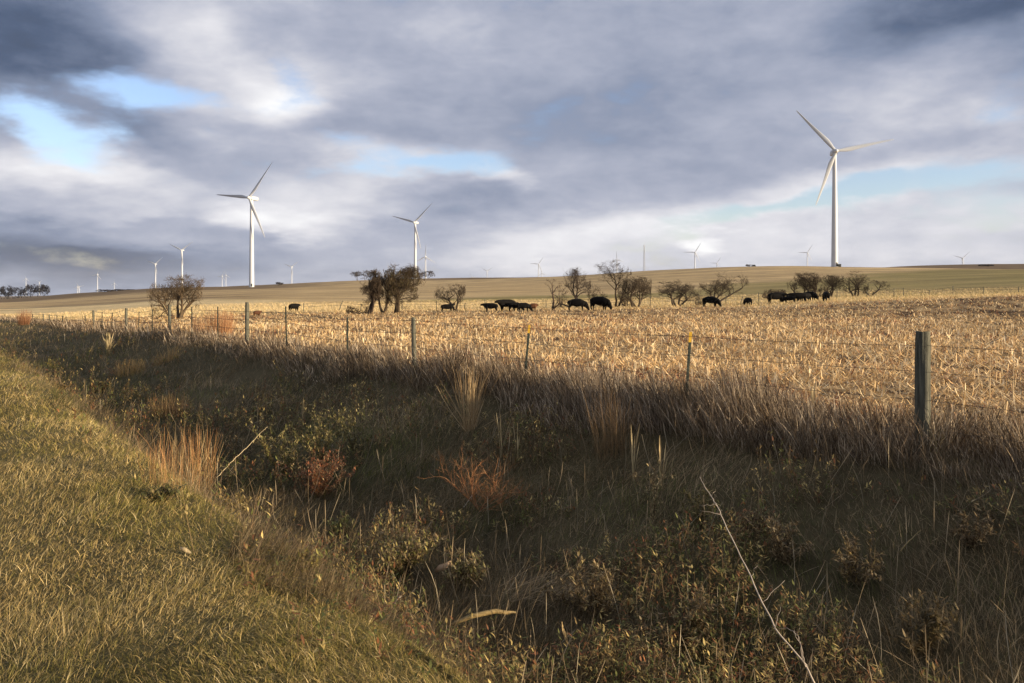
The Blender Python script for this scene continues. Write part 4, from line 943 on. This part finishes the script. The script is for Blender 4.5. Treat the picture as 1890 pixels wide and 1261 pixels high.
stick('side_twig', 'crooked pale twig beside the foot of the long white branch', [(1487,1230,4.72),(1478,1190,4.75),(1472,1172,4.8),(1455,1160,4.85),(1440,1160,4.9)], .0035, (.36,.30,.24), wob=.006, br=((.5,.1,0,1,.09),))
y1 = gY(388, 905)
stick('pale_stick', 'thin pale stick leaning up right from the orange grass', [(386,904,y1),(400,882,y1),(430,850,y1+.2),(460,822,y1+.4),(480,800,y1+.6),(494,788,y1+.7)], .0065, (.62,.50,.30), wob=.01)
stick('thin_stalk', 'slim upright stalk close beside the thin pale stick', [(390,895,y1),(400,858,y1+.05),(413,816,y1+.1)], .0045, (.45,.32,.16), wob=.005, br=((.3,.4,0,1,.2),(.5,-.3,0,1,.15)))
y2 = gY(478, 752)
stick('fallen_branch', 'short grey-yellow branch lying across the grassy ditch bank', [(470,756,y2),(490,747,y2+.1),(505,740,y2+.2),(527,731,y2+.3)], .022, (.36,.29,.17), wob=.015)
y3 = gY(865, 935)
stick('white_twig', 'bone-white forked twig inside the orange wiry weed', [(852,942,y3),(862,928,y3),(871,914,y3)], .007, (.7,.62,.5), wob=.004, br=((.95,.15,0,-1,.12),(.9,1,0,.8,.22)))
y4 = gY(790, 575); yl = 86
stick('fallen_limb', 'broken grey limb lying on the ground right of the dense clump', [(735,577,yl),(750,575,yl+.5),(762,574,yl+1),(766,568,yl+1.2)], .06, (.12,.09,.06), wob=.05, br=((.1,1,0,.9,1.2),(.4,-.8,.2,.8,1.0)))
y5 = gY(1715, 1010)
stick('bent_reed', 'straw-coloured bent reed in the dark ditch at far right', [(1660,1020,gY(1660, 1020)),(1678,998,gY(1660, 1020)),(1700,978,gY(1660, 1020)+.1)], .007, (.36,.27,.12), wob=.004)
for i, (pts, lb) in enumerate([([(1135,640),(1137,612)], 'tall pale leftover corn stalk between the two yellow-tipped posts'),
        ([(1080,640),(1098,585+12)], 'leaning leftover corn stalk left of the tall pale one'), ([(1826,745),(1828,655)], 'tall thin leftover stalk at right of the thick post'), ([(1869,745),(1872,650)], 'tall thin leftover stalk near the right edge')]):
    p = hit(*pts[0]); k = p.y
    stick('corn_stalk', lb, [(pts[0][0], pts[0][1]+6, k), ((pts[0][0]+pts[1][0])/2, (pts[0][1]+pts[1][1])/2, k), (pts[1][0], pts[1][1], k)], .011, (.6,.46,.27), wob=.008, cat='corn stalk', br=((.5,.5,0,1,.12),))
def straw_pile():
    p = hit(985, 1125); N = 150; s = p.y/F
    P = np.stack([rng.uniform(-75, 75, N)*s, rng.uniform(-.15, .25, N), rng.uniform(.03, .22, N)], 1)
    for i in range(N): P[i, 2] += gz(p.x+P[i, 0], p.y+P[i, 1])-p.z
    az = 1.05+rng.normal(0, .45, N)
    A = Acc(); A.add(*blades(P, az, rng.uniform(1.05, 1.6, N), rng.uniform(.15, .55, N), rng.uniform(.003, .006, N), rng.normal(0, .3, N), pal(N, [(.42,.31,.16), (.34,.23,.11), (.25,.17,.08)], [1, 1, 1], .2), 3, .5))
    o = link('straw_pile', A.mesh('straw_pile', M_LITTER), None, p); tag(o, 'heap of long bent straw and stalks above the broad corn leaf', 'straw')
straw_pile()
def corn_leaf(name, label, pts, w, col):
    P = [at(*p) for p in pts]; o0 = P[0].copy(); V = []; q = []; n = len(P)
    for i, p in enumerate(P):
        d = (P[min(i+1, n-1)]-P[max(i-1, 0)]).normalized(); side = Vector((0, .45, .9)).cross(d).cross(d).normalized(); ww = w*(math.sin(pi*(.12+.8*i/(n-1)))**.6)
        up = d.cross(side)
        for k, h in ((-1, .0), (0, -.25), (1, .0)): V.append(tuple(p-o0+side*ww*k*.5+up*ww*h*.6))
    for i in range(n-1):
        for k in range(2): q.append((i*3+k, i*3+k+1, i*3+k+4, i*3+k+3))
    me = mesh_np(name, V, q, M_LITTER, np.tile(np.array(col), (len(V), 1)), True); o = link(name, me, None, o0)
    md = o.modifiers.new('thickness', 'SOLIDIFY'); md.thickness = .0015
    tag(o, label, 'corn leaf'); return o
yc = gY(890, 1150)-.25
corn_leaf('corn_leaf', 'broad tan corn leaf lying flat above the ditch edge near the bottom', [(832,1154,yc),(850,1146,yc),(872,1137,yc),(895,1132,yc+.02),(915,1128,yc+.04),(935,1131,yc+.05),(953,1130,yc+.06)], .042, (.36,.26,.11))
yc2 = gY(1045, 1190)-.2
corn_leaf('corn_leaf', 'narrow upright tan corn leaf right of the straw heap', [(1053,1196,yc2),(1045,1180,yc2),(1039,1162,yc2),(1037,1148,yc2)], .04, (.36,.26,.12))
yc3 = gY(815, 1062)-.15
corn_leaf('corn_husk', 'curled pinkish corn husk on top of the brown ditch weed', [(803,1055,yc3),(812,1048,yc3-.02),(822,1046,yc3),(830,1040,yc3+.02),(832,1050,yc3)], .07, (.48,.33,.2))
yc4 = gY(345, 1020)-.05
corn_leaf('corn_husk', 'pale curled husk lying on the matted verge grass', [(332,1012,yc4),(340,1014,yc4-.02),(348,1019,yc4),(354,1022,yc4)], .026, (.42,.33,.19))
yc5 = gY(728, 1130)-.1
corn_leaf('corn_husk', 'grey crumpled husk standing at the verge brink near the bottom', [(720,1140,yc5),(724,1128,yc5),(727,1114,yc5),(734,1104,yc5),(741,1100,yc5)], .03, (.36,.31,.26))

# ------------------------------------------------------------------ haze
def haze():
    m = bpy.data.materials.new('haze'); m.use_nodes = True; t = m.node_tree; t.nodes.clear()
    pv = t.nodes.new('ShaderNodeVolumePrincipled'); pv.inputs['Density'].default_value = 2.0e-5; pv.inputs['Color'].default_value = (.82, .88, 1, 1); pv.inputs['Anisotropy'].default_value = 0
    o_ = t.nodes.new('ShaderNodeOutputMaterial'); t.links.new(pv.outputs[0], o_.inputs['Volume'])
    zs = (-60.0, 420.0); r = 15000.0
    V = [(x, y, z) for z in zs for y in (-r, r) for x in (-r, r)]
    q = [(0, 2, 3, 1), (4, 5, 7, 6), (0, 1, 5, 4), (2, 6, 7, 3), (0, 4, 6, 2), (1, 3, 7, 5)]
    o = link('haze', mesh_np('haze', V, q, m)); tag(o, 'thin pale air haze over the whole plain', 'haze', kind='stuff')
haze()
